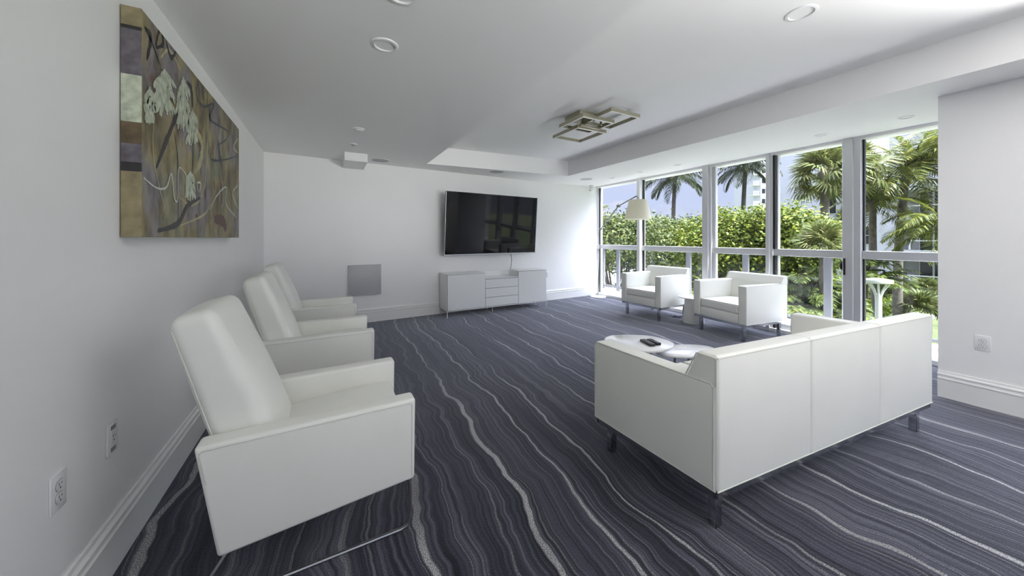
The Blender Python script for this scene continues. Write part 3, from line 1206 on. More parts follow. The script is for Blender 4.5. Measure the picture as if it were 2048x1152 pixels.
b = art_mb
for f_ in ((255, 430, 92, 235), (342, 480, 56, 265), (385, 595, 50, 175), (375, 870, 42, 150), (184, 490, 36, 185)):
    flower(b, *f_)
for p_, w_ in (([(160, 125), (200, 210), (235, 310)], 0.007), ([(215, 790), (265, 660), (310, 540), (335, 440)], 0.016), ([(362, 385), (382, 420), (386, 505)], 0.014),
               ([(222, 1085), (318, 1050), (365, 965), (425, 930)], 0.016), ([(165, 130), (190, 175), (172, 280)], 0.013), ([(212, 215), (236, 130), (248, 205), (215, 225)], 0.011),
               ([(262, 190), (285, 270), (310, 240)], 0.011), ([(300, 620), (318, 760), (320, 1040)], 0.004), ([(388, 600), (388, 760), (372, 960)], 0.005)):
    stroke(b, p_, w_, mi=2)
for p_, w_ in (([(415, 370), (404, 440), (438, 500), (488, 490), (470, 560), (548, 615), (545, 655), (505, 682)], 0.008), ([(470, 690), (478, 750), (540, 750), (592, 735)], 0.008), ([(505, 660), (520, 760), (530, 850)], 0.012), ([(430, 400), (440, 470)], 0.014), ([(465, 500), (470, 580)], 0.014)):
    stroke(b, p_, w_, mi=3)
for p_, w_ in (([(155, 835), (215, 882), (262, 880), (286, 818), (300, 930), (316, 935), (322, 790), (362, 832)], 0.0055), ([(470, 985), (500, 920), (545, 880), (545, 960), (590, 1020)], 0.006), ([(412, 900), (408, 860), (425, 865), (418, 905)], 0.006), ([(600, 650), (580, 690), (600, 720)], 0.006), ([(600, 870), (575, 910), (600, 980)], 0.006)):
    stroke(b, p_, w_, 0.0022, mi=4)
for p_, w_ in (([(238, 270), (280, 236), (330, 330)], 0.008), ([(400, 600), (432, 680), (422, 765), (396, 812)], 0.026), ([(328, 930), (388, 965), (438, 900), (455, 750), (462, 430)], 0.007), ([(205, 540), (205, 750), (265, 1020)], 0.004), ([(330, 1060), (440, 1010), (470, 960)], 0.007)):
    stroke(b, p_, w_, 0.001, mi=5)
for p_, w_ in (([(445, 880), (448, 940)], 0.018), ([(488, 850), (490, 890)], 0.016), ([(520, 860), (525, 960)], 0.026), ([(490, 1030), (530, 1040), (545, 1080)], 0.045), ([(405, 1005), (408, 1040)], 0.02)):
    stroke(b, p_, w_, 0.0009, mi=6)
# the painted edge of the canvas that faces the camera, band by band
bands = [(1.0, 0.918, 3), (0.918, 0.902, 0), (0.902, 0.705, 1), (0.705, 0.50, 2), (0.50, 0.405, 4), (0.405, 0.325, 1), (0.325, 0.285, 0), (0.285, 0.0, 3)]
for t0, t1, mi in bands:
    b.box(0.004, PT - 0.001, -0.0016, 0.001, t1 * PH, t0 * PH, mi=(2, 7, 1, 8, 9)[mi])
b.build('canvas', [M['canvas'], M['p_mint'], M['p_black'], M['p_blue'], M['p_white'], M['p_cream'], M['p_red'], M['p_purple'], M['p_tan'], M['p_brown']], art, smooth=False)

# ------------------------------------------------------------------ coffee tables, remotes, side table


def pebble_table(name, outline, zt, label):
    cx_ = sum(p[0] for p in outline) / len(outline)
    cy_ = sum(p[1] for p in outline) / len(outline)
    pts = []
    n = len(outline)
    for i in range(n):
        P = [Vector(outline[(i + k - 1) % n]) for k in range(4)]
        for k in range(4):
            t = k / 4
            a, b_, c_, d_ = P
            pts.append(0.5 * ((2 * b_) + (c_ - a) * t + (2 * a - 5 * b_ + 4 * c_ - d_) * t * t + (3 * b_ - a - 3 * c_ + d_) * t ** 3))
    root = empty(name, (cx_, cy_, 0), 0, label, 'coffee table', 'nested white coffee tables')
    b = MB()
    b.prism([(p.x - cx_, p.y - cy_) for p in pts], zt - 0.014, zt, 'z', 0.002, 2)
    b.build('tabletop', M['tabletop'], root)
    for k in range(3):
        a = 2 * PI * k / 3 + 0.5
        b = MB()
        b.tube([(0.13 * math.cos(a), 0.10 * math.sin(a), 0.006), (0.10 * math.cos(a), 0.08 * math.sin(a), zt - 0.012)], 0.010, 10)
        b.build('leg', M['chrome'], root)
    return root


pebble_table('coffee_table', [(2.253, 2.253), (2.373, 2.218), (2.464, 2.161), (2.552, 2.08), (2.582, 1.969), (2.565, 1.864), (2.523, 1.81), (2.442, 1.774), (2.363, 1.761), (2.265, 1.768), (2.166, 1.822), (2.095, 1.943), (2.082, 2.082), (2.125, 2.202)], 0.42,
             'taller white pebble-shaped coffee table carrying two remotes')
pebble_table('coffee_table', [(2.924, 1.695), (2.846, 1.669), (2.748, 1.667), (2.645, 1.687), (2.55, 1.726), (2.476, 1.779), (2.432, 1.84), (2.426, 1.899), (2.46, 1.949), (2.531, 1.982), (2.631, 1.99), (2.744, 1.972), (2.85, 1.929), (2.931, 1.869), (2.973, 1.803), (2.97, 1.742)], 0.34,
             'lower white coffee table tucked under the taller one')


def remote(loc, rz, ln, w, label):
    root = empty('remote_control', loc, rz, label, 'remote', 'remotes on the coffee table')
    b = MB()
    b.box(-ln / 2, ln / 2, -w / 2, w / 2, 0, 0.02, 0.004, 2)
    b.build('body', M['black'], root)
    b = MB()
    for i in range(6):
        for j in range(3):
            x, y = -ln / 2 + 0.02 + i * (ln - 0.06) / 5, (j - 1) * w * 0.27
            b.box(x - 0.004, x + 0.004, y - 0.0035, y + 0.0035, 0.0195, 0.0212)
    b.build('buttons', M['button'], root, smooth=False)
    return root


remote((2.343, 1.930, 0.4202), R(-108), 0.150, 0.05, 'longer black remote control on the taller coffee table')
remote((2.404, 1.918, 0.4202), R(-104), 0.130, 0.045, 'shorter black remote control beside the longer one')

sd = empty('side_table', (4.945, 3.225, 0), 0, 'white pedestal side table standing between the two armchairs', 'side table')
b = MB()
b.lathe([(0.150, 0.0), (0.152, 0.01), (0.132, 0.20), (0.118, 0.385)], 40)
b.build('pedestal', M['stone'], sd)
b = MB()
b.lathe([(0.205, 0.385), (0.21, 0.388), (0.21, 0.398), (0.205, 0.401)], 48)
b.build('tabletop', M['tabletop'], sd)

b = MB()
cpts = [(5.05, 3.50, 0.006), (5.0, 3.62, 0.006), (5.1, 3.66, 0.006), (5.06, 3.58, 0.008), (5.2, 3.56, 0.006), (5.24, 3.54, 0.03), (5.33, 3.54, 0.05)]
b.tube([(p[0], p[1], p[2]) for p in cpts], 0.005, 8)
b.box(5.22, 5.25, 3.525, 3.555, 0.02, 0.05, 0.004, 1)
tag(b.build('power_cord', M['black']), 'black power cord and plug on the carpet behind the armchairs', 'cord')

# ------------------------------------------------------------------ floor lamp
fl = empty('floor_lamp', (5.25, 5.64, 0), 0, 'tall arc floor lamp with a cream fabric shade and grey arm', 'floor lamp')
b = MB()
b.lathe([(0.165, 0.0), (0.17, 0.003), (0.17, 0.016), (0.16, 0.02), (0.02, 0.022), (0.018, 0.05)], 48)
b.build('base', M['tabletop'], fl)
E1, E2, E3 = Vector((0.05, -0.03, 1.50)), Vector((-0.133, -0.726, 1.94)), Vector((-0.24, -1.27, 2.075))
b = MB()
b.tube([(0, 0, 0.02), E1 * 0.5 + Vector((-0.005, 0, 0)), E1], 0.009, 10)
b.build('pole', M['graphite'], fl)
b = MB()
b.tube([E1, E2], 0.012, 10)
b.build('lower_arm', M['graphite'], fl)
b = MB()
b.tube([E2, E3], 0.012, 10)
b.build('upper_arm', M['graphite'], fl)
for e in (E1, E2):
    b = MB()
    b.tube([e + Vector((-0.03, 0, 0)), e + Vector((0.03, 0, 0))], 0.026, 14)
    b.tube([e + Vector((0, 0, -0.01)), e + Vector((0.0, 0, 0.05))], 0.006, 8)
    b.build('joint', M['graphite'], fl)
b = MB()
sh = E3 + Vector((0, -0.03, 0))
b.lathe([(0.235, -0.355), (0.155, 0.0), (0.152, 0.0), (0.232, -0.355)], 48, (sh.x, sh.y, sh.z - 0.075))
b.f = b.f[:-2]
b.m = b.m[:-2]
shade_m, nt_, p_ = mat('cream_fabric')
p_.inputs['Base Color'].default_value = (0.80, 0.78, 0.68, 1)
p_.inputs['Roughness'].default_value = 0.8
tr_ = N(nt_, 'ShaderNodeBsdfTranslucent')
tr_.inputs[0].default_value = (0.82, 0.80, 0.70, 1)
mx_ = N(nt_, 'ShaderNodeMixShader')
mx_.inputs[0].default_value = 0.45
L(nt_, p_.outputs[0], mx_.inputs[1])
L(nt_, tr_.outputs[0], mx_.inputs[2])
L(nt_, mx_.outputs[0], nt_.nodes['Material Output'].inputs[0])
M['shade'] = shade_m
b.build('lamp_shade', M['shade'], fl)
b = MB()
b.tube([E3, sh + Vector((0, 0.0, -0.02)), sh + Vector((0, 0, -0.22))], 0.007, 8)
b.tube([sh + Vector((-0.15, 0, -0.08)), sh + Vector((0.15, 0, -0.08))], 0.003, 6)
b.tube([sh + Vector((0, -0.15, -0.08)), sh + Vector((0, 0.15, -0.08))], 0.003, 6)
b.build('hanger', M['graphite'], fl)
b = MB()
b.tube([sh + Vector((0, 0, -0.2)), sh + Vector((0, 0, -0.44))], 0.002, 6)
b.build('pull_cord', M['steel'], fl)

# ------------------------------------------------------------------ ceiling light of three square rings
cl = empty('ceiling_light', (2.62, 3.10, ZT), 0, 'champagne metal ceiling light of three overlapping square rings', 'ceiling light')
b = MB()
b.box(-0.13, 0.17, -0.14, 0.14, -0.045, 0.0, 0.003, 1)
b.build('canopy', M['brass'], cl)


def ring(x0, x1, y0, y1, z0, zh=0.036, t=0.026):
    b = MB()
    x0, x1, y0, y1 = x0 - 2.62, x1 - 2.62, y0 - 3.10, y1 - 3.10
    z0 -= ZT
    for q in ((x0, x1, y0, y0 + t), (x0, x1, y1 - t, y1), (x0, x0 + t, y0 + t, y1 - t), (x1 - t, x1, y0 + t, y1 - t)):
        b.box(q[0], q[1], q[2], q[3], z0, z0 + zh)
    o = b.build('square_ring', M['brass'], cl, smooth=False)
    d = MB()
    i = 0.004
    for q in ((x0 + i, x1 - i, y0 + i, y0 + t - i), (x0 + i, x1 - i, y1 - t + i, y1 - i), (x0 + i, x0 + t - i, y0 + t - i, y1 - t + i), (x1 - t + i, x1 - i, y0 + t - i, y1 - t + i)):
        d.box(q[0], q[1], q[2], q[3], z0 - 0.004, z0 + 0.002)
    d.build('diffuser', M['diffuser'], o, smooth=False)


ring(2.640, 3.080, 2.635, 3.105, 2.648)
ring(2.560, 3.010, 3.085, 3.580, 2.588)
ring(2.430, 2.895, 2.840, 3.270, 2.618)
for x, y, z0 in ((2.66, 3.12, 2.60), (2.80, 3.10, 2.60), (2.68, 2.97, 2.63), (2.84, 3.0, 2.63), (2.70, 3.06, 2.66)):
    b = MB()
    b.box(x - 2.62 - 0.010, x - 2.62 + 0.010, y - 3.10 - 0.010, y - 3.10 + 0.010, z0 - ZT, -0.04)
    b.build('stem', M['brass'], cl, smooth=False)
b = MB()
b.box(-0.04, 0.26, -0.055, -0.025, 2.60 - ZT, 2.62 - ZT)
b.box(0.02, 0.05, -0.16, 0.06, 2.636 - ZT, 2.655 - ZT)
b.build('cross_bar', M['brass'], cl, smooth=False)

# ------------------------------------------------------------------ fittings in the ceiling


def zceil(x):
    return ZC + max(0, (x - TX1)) / (XO - TX1) * 0.031


def downlight(x, y, r, zz, label, group, off=True):
    root = empty('downlight', (x, y, zz), 0, label, 'downlight', group)
    b = MB()
    b.lathe([(r * 0.72, 0.012), (r * 0.74, -0.004), (r * 0.80, -0.007), (r * 0.96, -0.005), (r, 0.0), (r, 0.003)], 40)
    b.f = b.f[:-2]
    b.m = b.m[:-2]
    b.build('trim_ring', M['trim'], root)
    b = MB()
    b.lathe([(0.0001, 0.004), (r * 0.45, 0.003), (r * 0.735, 0.006)], 40)
    b.f = [f[::-1] for f in b.f[:-1]]
    b.m = b.m[:-1]
    b.build('lens', M['diffuser'], root)
    return root


downlight(0.307, 2.148, 0.078, ZC, 'round recessed downlight alone in the low ceiling above the recliners', 'downlights in the low ceiling')
downlight(0.313, 1.66, 0.078, ZC, 'downlight cut off by the top edge of the picture', 'downlights in the low ceiling')
downlight(2.66, 1.01, 0.085, ZT, 'round downlight in the raised tray near the sofa', 'downlights in the tray')
DL = [(4.908, 4.881, 'small downlight over the floor lamp end of the glazing'), (4.893, 4.191, 'small downlight in the soffit above the lamp shade'),
      (4.946, 3.495, 'small downlight in the soffit over the second pane'), (4.946, 1.694, 'small downlight in the soffit over the sliding door'),
      (4.945, 1.048, 'small downlight in the soffit over the last pane beside the short wall')]
for x, y, lb in DL:
    downlight(x, y, 0.058, zceil(x), lb, 'downlights in the window soffit')
for x, y, lb in ((0.70, 5.36, 'round grey ceiling speaker beside the boxed duct'), (2.60, 5.30, 'round grey ceiling speaker above the television'), (4.50, 5.16, 'round grey ceiling speaker at the corner of the tray')):
    root = empty('ceiling_speaker', (x, y, zceil(x)), 0, lb, 'speaker', 'round ceiling speakers')
    b = MB()
    b.lathe([(0.0001, -0.006), (0.118, -0.006), (0.122, -0.004)], 48)
    b.f = [f[::-1] for f in b.f[:-1]]
    b.m = b.m[:-1]
    b.build('grille', M['speaker'], root)
    b = MB()
    b.lathe([(0.121, -0.003), (0.124, -0.007), (0.132, -0.005), (0.134, 0.0)], 48)
    b.f = b.f[:-2]
    b.m = b.m[:-2]
    b.build('rim', M['trim'], root)
for nm, x, y, r, lb in (('smoke_detector', 0.298, 3.937, 0.062, 'small white round detector on the low ceiling'), ('sprinkler_cover', 0.290, 4.594, 0.045, 'small flat sprinkler cover near the boxed duct')):
    root = empty(nm, (x, y, ZC), 0, lb, 'ceiling fitting')
    b = MB()
    b.lathe([(r * 0.80, -0.010), (r * 0.95, -0.007), (r, 0.0)], 36)
    b.build('cover', M['plate'], root)
    b = MB()
    b.lathe([(r * 0.25, -0.020), (r * 0.62, -0.017), (r * 0.68, -0.008)], 30)
    b.build('disc', M['plate'] if nm == 'smoke_detector' else M['speaker'], root)

sc_ = empty('security_camera', (5.19, 5.78, 2.46), 0, 'small white dome camera in the corner of end wall and glazing', 'camera')
b = MB()
b.lathe([(0.052, -0.03), (0.056, -0.02), (0.056, 0.02)], 30)
b.build('mount', M['plate'], sc_)
b = MB()
rt_ = Matrix.Rotation(R(50), 3, 'X')
b.lathe([(0.0001, -0.055), (0.025, -0.05), (0.045, -0.025), (0.048, 0.0), (0.035, 0.035)], 30, (0, -0.005, -0.05), rot=rt_)
b.build('ball', M['plate'], sc_)
b = MB()
b.lathe([(0.026, -0.060), (0.028, -0.046)], 24, (0, -0.005, -0.05), rot=rt_)
b.build('lens', M['black'], sc_)

# ------------------------------------------------------------------ outside
ZG = -3.5
b = MB()
b.box(5.7, 140, -60, 120, ZG - 0.2, ZG)
struct(b.build('ground', M['lawn'], smooth=False), 'lawn below the building')
b = MB()
b.prism([(7.0, 20.0), (18, 20.0), (18, 9.5), (13, 6.6), (34, 6.6), (34, 5.6), (11, 5.6), (7.0, 9.0)], ZG, ZG + 0.03, 'z')
struct(b.build('path', M['pave'], smooth=False), 'pale paved path between the plants')
b = MB()
b.box(11.0, 30.0, 22.6, 22.9, ZG, 0.7)
struct(b.build('garden_wall', M['white_wall'], smooth=False), 'white garden wall beyond the trees')
b = MB()
b.box(16.2, 16.5, 5.5, 7.3, ZG, -0.5)
struct(b.build('planter_wall', M['white_wall'], smooth=False), 'low white wall among the shrubs')

# neighbouring apartment building: facade at x = 44.4, floors 3 m apart
bl = empty('apartment_building', (44.4, 2.0, ZG), 0, 'white apartment block with railed balconies seen through the last pane', 'building')
FX, FY = 44.4, 2.0
floors = [-5.84 + 0.0, -2.84, 0.17, 3.18, 6.19]
b = MB()
def lb_(mb, x0, x1, y0, y1, z0, z1, **k):
    mb.box(x0 - FX, x1 - FX, y0 - FY, y1 - FY, z0 - ZG, z1 - ZG, **k)
lb_(b, 44.4, 54, 9.95, 11.25, ZG, 6.2)
lb_(b, 44.8, 54, 11.25, 14.0, ZG, 6.2)
lb_(b, 44.4, 54, -8.0, -0.5, ZG, 6.2)
lb_(b, 44.4, 54, -0.5, 9.95, ZG, -2.84)
b.build('wall', M['white_wall'], bl, smooth=False)
b = MB()
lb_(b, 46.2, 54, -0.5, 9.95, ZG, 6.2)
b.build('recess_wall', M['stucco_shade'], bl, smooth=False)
b = MB()
lb_(b, 43.9, 54.4, -8.5, 14.3, 5.45, 6.3)
b.build('roof', M['white_wall'], bl, smooth=False)
for zf in (-2.84, 0.17, 3.18):
    b = MB()
    lb_(b, 44.3, 46.2, -0.5, 9.95, zf - 0.25, zf)
    b.build('balcony_slab', M['white_wall'], bl, smooth=False)
    for y0, y1 in ((7.35, 9.0), (5.2, 7.1), (2.4, 4.4)):
        b = MB()
        lb_(b, 46.12, 46.2, y0, y1, zf, zf + 2.25)
        w_ = b.build('sliding_window', M['whitemetal'], bl, smooth=False)
        b = MB()
        for k in range(2):
            lb_(b, 46.09, 46.13, y0 + 0.06 + k * (y1 - y0) / 2, y0 - 0.06 + (k + 1) * (y1 - y0) / 2, zf + 0.08, zf + 2.17)
        b.build('pane', M['darkglass'], w_, smooth=False)
    b = MB()
    for y in np.arange(-0.4, 9.9, 1.6):
        lb_(b, 44.36, 44.42, y - 0.05, y + 0.05, zf, zf + 0.9)
    lb_(b, 44.34, 44.44, -0.5, 9.9, zf + 0.86, zf + 0.95)
    lb_(b, 44.36, 44.42, -0.5, 9.9, zf + 0.04, zf + 0.10)
    rl = b.build('balcony_rail', M['whitemetal'], bl, smooth=False)
    b = MB()
    lb_(b, 44.385, 44.395, -0.5, 9.9, zf + 0.1, zf + 0.86)
    b.build('rail_glass', M['railglass'], rl, smooth=False)
for zf in (-2.84, 0.17, 3.18):
    b = MB()
    lb_(b, 44.74, 44.8, 11.35, 12.9, zf + 0.5, zf + 2.3)
    w_ = b.build('window', M['whitemetal'], bl, smooth=False)
    b = MB()
    for k in range(2):
        for j in range(2):
            lb_(b, 44.71, 44.75, 11.43 + k * 0.75, 12.07 + k * 0.75, zf + 0.58 + j * 0.85, zf + 1.36 + j * 0.85)
    b.build('pane', M['darkglass'], w_, smooth=False)

tw = empty('apartment_tower', (48, 18, ZG), 0, 'plain white tower wall standing behind the fan palms', 'building')
b = MB()
b.box(0, 12, -3.9, 3.75, 0, 27, mi=0)
b.build('wall', M['white_wall'], tw, smooth=False)
for (y0, y1, z0, z1) in ((-2.85, -2.05, 9.0 - ZG, 11.6 - ZG), (-2.9, -2.2, 3.9 - ZG, 6.2 - ZG), (-0.9, -0.4, 3.7 - ZG, 4.6 - ZG)):
    b = MB()
    b.box(-0.04, 0.02, y0, y1, z0, z1)
    w_ = b.build('window', M['whitemetal'], tw, smooth=False)
    b = MB()
    b.box(-0.07, -0.03, y0 + 0.08, y1 - 0.08, z0 + 0.08, z1 - 0.08)
    b.build('pane', M['darkglass'], w_, smooth=False)
b = MB()
b.box(-1.1, 0.0, -3.1, -1.5, 9.0 - ZG, 9.15 - ZG)
for y in np.linspace(-3.05, -1.55, 6):
    b.box(-1.08, -1.04, y - 0.03, y + 0.03, 9.15 - ZG, 10.0 - ZG)
b.box(-1.1, -1.02, -3.1, -1.5, 10.0 - ZG, 10.08 - ZG)
b.build('balcony', M['whitemetal'], tw, smooth=False)

ft = empty('distant_tower', (112.4, 52.4, ZG), 0, 'far pale tower with stacked balconies behind the second palm', 'building')
FR = Matrix.Rotation(-0.5009, 4, 'Z')
def ftf(x, y, zz):
    v = FR @ Vector((x, y, zz))
    return (v.x, v.y, v.z)
b = MB()
b.box(0, 14, 0, 12, 0, 30.0)
b.build('wall', M['white_wall'], ft, smooth=False, fn=ftf)
for k in range(8):
    zf = 2.0 + 3.0 * k + 0.5
    b = MB()
    b.box(-1.9, 0, 0.3, 3.0, zf, zf + 0.2)
    for x in np.linspace(-1.85, -0.1, 5):
        b.box(x - 0.05, x + 0.05, 0.3, 0.36, zf + 0.2, zf + 1.1)
    b.box(-1.9, 0, 0.28, 0.36, zf + 1.1, zf + 1.2)
    b.build('balcony', M['whitemetal'], ft, smooth=False, fn=ftf)
    b = MB()
    b.box(0.35, 1.35, -0.05, 0.02, zf + 0.5, zf + 1.9)
    b.build('window', M['darkglass'], ft, smooth=False, fn=ftf)

# garden lamp
gl_ = empty('garden_lamp', (15.73, 3.93, ZG), 0, 'white mushroom-shaped garden lamp post with a flat disc top', 'lamp post')
b = MB()
b.lathe([(0.11, 0.0), (0.085, 0.4), (0.08, 2.75), (0.09, 2.98)], 20)
b.build('post', M['whitemetal'], gl_)
b = MB()
b.lathe([(0.22, 3.33), (0.33, 3.36), (0.34, 3.40), (0.33, 3.45), (0.15, 3.49), (0.001, 3.50)], 36)
b.build('disc_top', M['whitemetal'], gl_)
for k in range(8):
    a = 2 * PI * k / 8 + 0.2
    b = MB()
    b.tube([(0.07 * math.cos(a), 0.07 * math.sin(a), 2.93), (0.12 * math.cos(a), 0.12 * math.sin(a), 3.10), (0.26 * math.cos(a), 0.26 * math.sin(a), 3.35)], 0.020, 8)
    b.build('strut', M['whitemetal'], gl_)


# --- plants
def fast_mesh(name, V, F4, material, parent=None):
    me = bpy.data.meshes.new(name)
    V = np.asarray(V, dtype=np.float32)
    F4 = np.asarray(F4, dtype=np.int32)
    k = F4.shape[1]
    me.vertices.add(len(V))
    me.vertices.foreach_set('co', V.ravel())
    me.loops.add(F4.size)
    me.loops.foreach_set('vertex_index', F4.ravel())
    me.polygons.add(len(F4))
    me.polygons.foreach_set('loop_start', np.arange(0, F4.size, k, dtype=np.int32))
    me.materials.append(material)
    me.update(calc_edges=True)
    me.validate()
    o = bpy.data.objects.new(name, me)
    C.objects.link(o)
    if parent is not None:
        o.parent = parent
    return o


def leaf_cloud(blobs, n, size, aspect=0.62, shell=0.42):
    """n folded leaves spread through the outer part of a set of ellipsoids (x, y, z, rx, ry, rz)."""
    n, size = int(n * 1.9), size * 0.74
    bl_ = np.array(blobs, float)
    wts = bl_[:, 3] * bl_[:, 4] + bl_[:, 3] * bl_[:, 5]
    idx = nr.choice(len(bl_), n, p=wts / wts.sum())
    d = nr.normal(size=(n, 3))
    d /= np.linalg.norm(d, axis=1, keepdims=True)
    rad = shell + (1 - shell) * nr.rand(n, 1) ** 0.6
    rad = rad * (1 + 0.10 * nr.normal(size=(n, 1)))
    c = bl_[idx, :3] + d * rad * bl_[idx, 3:]
    nrm = d * 0.9 + np.array([0, 0, 0.55]) + nr.normal(size=(n, 3)) * 0.65
    nrm /= np.linalg.norm(nrm, axis=1, keepdims=True)
    t = np.cross(nrm, nr.normal(size=(n, 3)))
    t /= np.linalg.norm(t, axis=1, keepdims=True)
    s = np.cross(nrm, t)
    ln = size * (0.6 + 0.8 * nr.rand(n, 1))
    wd = ln * aspect * 0.5
    p0, p2 = c - t * ln * 0.5, c + t * ln * 0.5 - nrm * ln * 0.12
    p1, p3 = c + s * wd + nrm * ln * 0.08, c - s * wd + nrm * ln * 0.08
    V = np.stack([p0, p1, p2, p3], 1).reshape(-1, 3)
    F = np.arange(4 * n).reshape(n, 4)
    return V, F


def tree(loc, blobs, n, size, material, label, group, branches=3, trunk_h=None, rt=0.13, name='broadleaf_tree'):
    root = empty(name, loc, 0, label, 'tree', group)
    V, F = leaf_cloud(blobs, n, size)
    fast_mesh('foliage', V, F, material, root)
    b = MB()
    top = max(q[2] for q in blobs)
    hb = trunk_h or top * 0.45
    b.tube([(0, 0, 0), (0.05, 0.04, hb * 0.5), (0.0, 0.02, hb)], rt, 10, r2=rt * 0.75)
    for k in range(branches):
        q = blobs[k % len(blobs)]
        e = Vector((q[0] + rng.uniform(-.4, .4), q[1] + rng.uniform(-.4, .4), q[2] + rng.uniform(-0.2, 0.5)))
        s_ = Vector((0, 0.02, hb * rng.uniform(0.7, 0.98)))
        mid = s_.lerp(e, 0.5) + Vector((rng.uniform(-.25, .25), rng.uniform(-.25, .25), rng.uniform(0, .3)))
        b.tube([s_, mid, e], rt * 0.55, 8, r2=rt * 0.15)
    b.build('trunk', M['bark'], root)
    return root


def T(x, y):
    return (x, y, ZG)


GT = 'broadleaf trees outside the glazing'
# z of the blobs is measured from the ground (-3.5)
tree(T(9.9, 9.7), [(0, 0, 4.6, 1.5, 1.5, 1.2), (-0.9, 1.2, 4.4, 1.2, 1.2, 1.1), (1.0, -0.8, 4.5, 1.2, 1.2, 1.2), (-0.2, 0.6, 5.2, .8, .8, .6), (.4, -.3, 5.3, .7, .7, .55)], 7000, 0.15, M['leaf_mid'],
     'dark tree with bare forked branches outside the corner pane', GT, 9, 2.2, 0.10)
tree(T(15.6, 12.2), [(0, 0, 4.4, 2.2, 2.2, 1.55), (-1.6, 1.5, 4.2, 1.7, 1.7, 1.3), (1.4, -1.4, 4.3, 1.7, 1.7, 1.5), (0.3, 0.2, 5.3, 1.3, 1.3, .8)], 7500, 0.17, M['leaf_mid'],
     'wide green tree behind the shaft of the first palm', GT, 6)
tree(T(16.3, 9.6), [(0, 0, 4.3, 1.7, 1.7, 1.5), (.2, -.9, 4.0, 1.3, 1.3, 1.3), (-.6, .8, 5.0, .9, .9, .7)], 5500, 0.17, M['leaf_mid'],
     'green tree just beside the wide mullion', GT, 5)
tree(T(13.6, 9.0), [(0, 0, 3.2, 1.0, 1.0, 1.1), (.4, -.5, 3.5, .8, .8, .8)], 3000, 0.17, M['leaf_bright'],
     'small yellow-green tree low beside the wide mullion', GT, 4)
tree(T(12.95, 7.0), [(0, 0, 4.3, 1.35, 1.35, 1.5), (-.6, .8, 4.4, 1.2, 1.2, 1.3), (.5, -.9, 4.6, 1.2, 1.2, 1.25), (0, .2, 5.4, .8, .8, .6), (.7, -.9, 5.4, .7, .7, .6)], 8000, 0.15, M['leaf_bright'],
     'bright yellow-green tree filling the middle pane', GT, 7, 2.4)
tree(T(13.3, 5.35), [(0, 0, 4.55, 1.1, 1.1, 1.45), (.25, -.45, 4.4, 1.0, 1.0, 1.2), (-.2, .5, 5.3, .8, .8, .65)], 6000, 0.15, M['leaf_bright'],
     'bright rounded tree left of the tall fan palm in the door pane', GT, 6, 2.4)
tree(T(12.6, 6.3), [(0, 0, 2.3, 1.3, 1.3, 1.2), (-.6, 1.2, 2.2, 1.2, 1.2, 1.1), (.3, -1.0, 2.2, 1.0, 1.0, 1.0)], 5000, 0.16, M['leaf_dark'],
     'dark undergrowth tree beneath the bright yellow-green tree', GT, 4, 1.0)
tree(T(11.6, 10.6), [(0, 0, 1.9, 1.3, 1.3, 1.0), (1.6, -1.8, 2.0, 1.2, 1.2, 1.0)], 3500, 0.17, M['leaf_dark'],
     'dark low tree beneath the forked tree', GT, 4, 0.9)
tree(T(30, 27), [(0, 0, 5.4, 5, 5, 1.9), (-6, 4, 5.2, 4, 4, 1.9), (5, -5, 5.4, 4, 4, 1.9), (10, -8, 5.2, 4, 4, 2.0)], 6000, 0.42, M['leaf_mid'],
     'distant tree line closing the gap under the sky', GT, 5)


def frond_mesh(name, material, a0, droop, n=32, width=0.024, leaf=0.34, hang=0.6):
    """Feather frond of unit length along +x, rachis starting at angle a0 and curling down."""
    V, F = [], []

    def quad(a, b_, c_, d_):
        o = len(V)
        V.extend([a, b_, c_, d_])
        F.append((o, o + 1, o + 2, o + 3))
    p = np.array([0.0, 0, 0])
    pts = [p.copy()]
    steps = 24
    angs = []
    for i in range(steps):
        t = (i + 0.5) / steps
        an = a0 - droop * t ** 1.15
        angs.append(an)
        p = p + np.array([math.cos(an), 0, math.sin(an)]) / steps
        pts.append(p.copy())
    angs.append(angs[-1])
    for i in range(steps):
        w = 0.011 * (1 - 0.8 * i / steps)
        u = np.array([0, w, 0])
        quad(pts[i] - u, pts[i] + u, pts[i + 1] + u, pts[i + 1] - u)
    for i in range(n):
        t = 0.14 + 0.86 * i / (n - 1)
        k = min(steps - 1, int(t * steps))
        fr_ = t * steps - k
        o = pts[k] * (1 - fr_) + pts[k + 1] * fr_
        an = angs[k]
        fwd = np.array([math.cos(an), 0, math.sin(an)])
        ln = leaf * (math.sin(PI * min(1, 0.22 + 0.74 * t)) ** 0.7) * nr.uniform(0.85, 1.1)
        for s in (-1, 1):
            d = fwd * (0.45 + 0.5 * t) + np.array([0, s * 0.8, 0]) + np.array([0, 0, 0.12 + nr.uniform(-.1, .1)])
            d /= np.linalg.norm(d)
            d2 = d + np.array([0, 0, -hang * nr.uniform(0.7, 1.3)])
            d2 /= np.linalg.norm(d2)
            q1 = o + d * ln * 0.5
            q2 = q1 + d2 * ln * 0.5
            wv = np.cross(d, np.array([0, 0, 1.0]))
            wv = wv / (np.linalg.norm(wv) + 1e-9) * 0.6 + fwd * 0.4
            wv = wv / np.linalg.norm(wv) * width * 0.5
            quad(o - wv * 0.6, o + wv * 0.6, q1 + wv, q1 - wv)
            quad(q1 - wv, q1 + wv, q2 + wv * 0.12, q2 - wv * 0.12)
    ob = fast_mesh(name, V, F, material)
    me = ob.data
    bpy.data.objects.remove(ob)
    return me


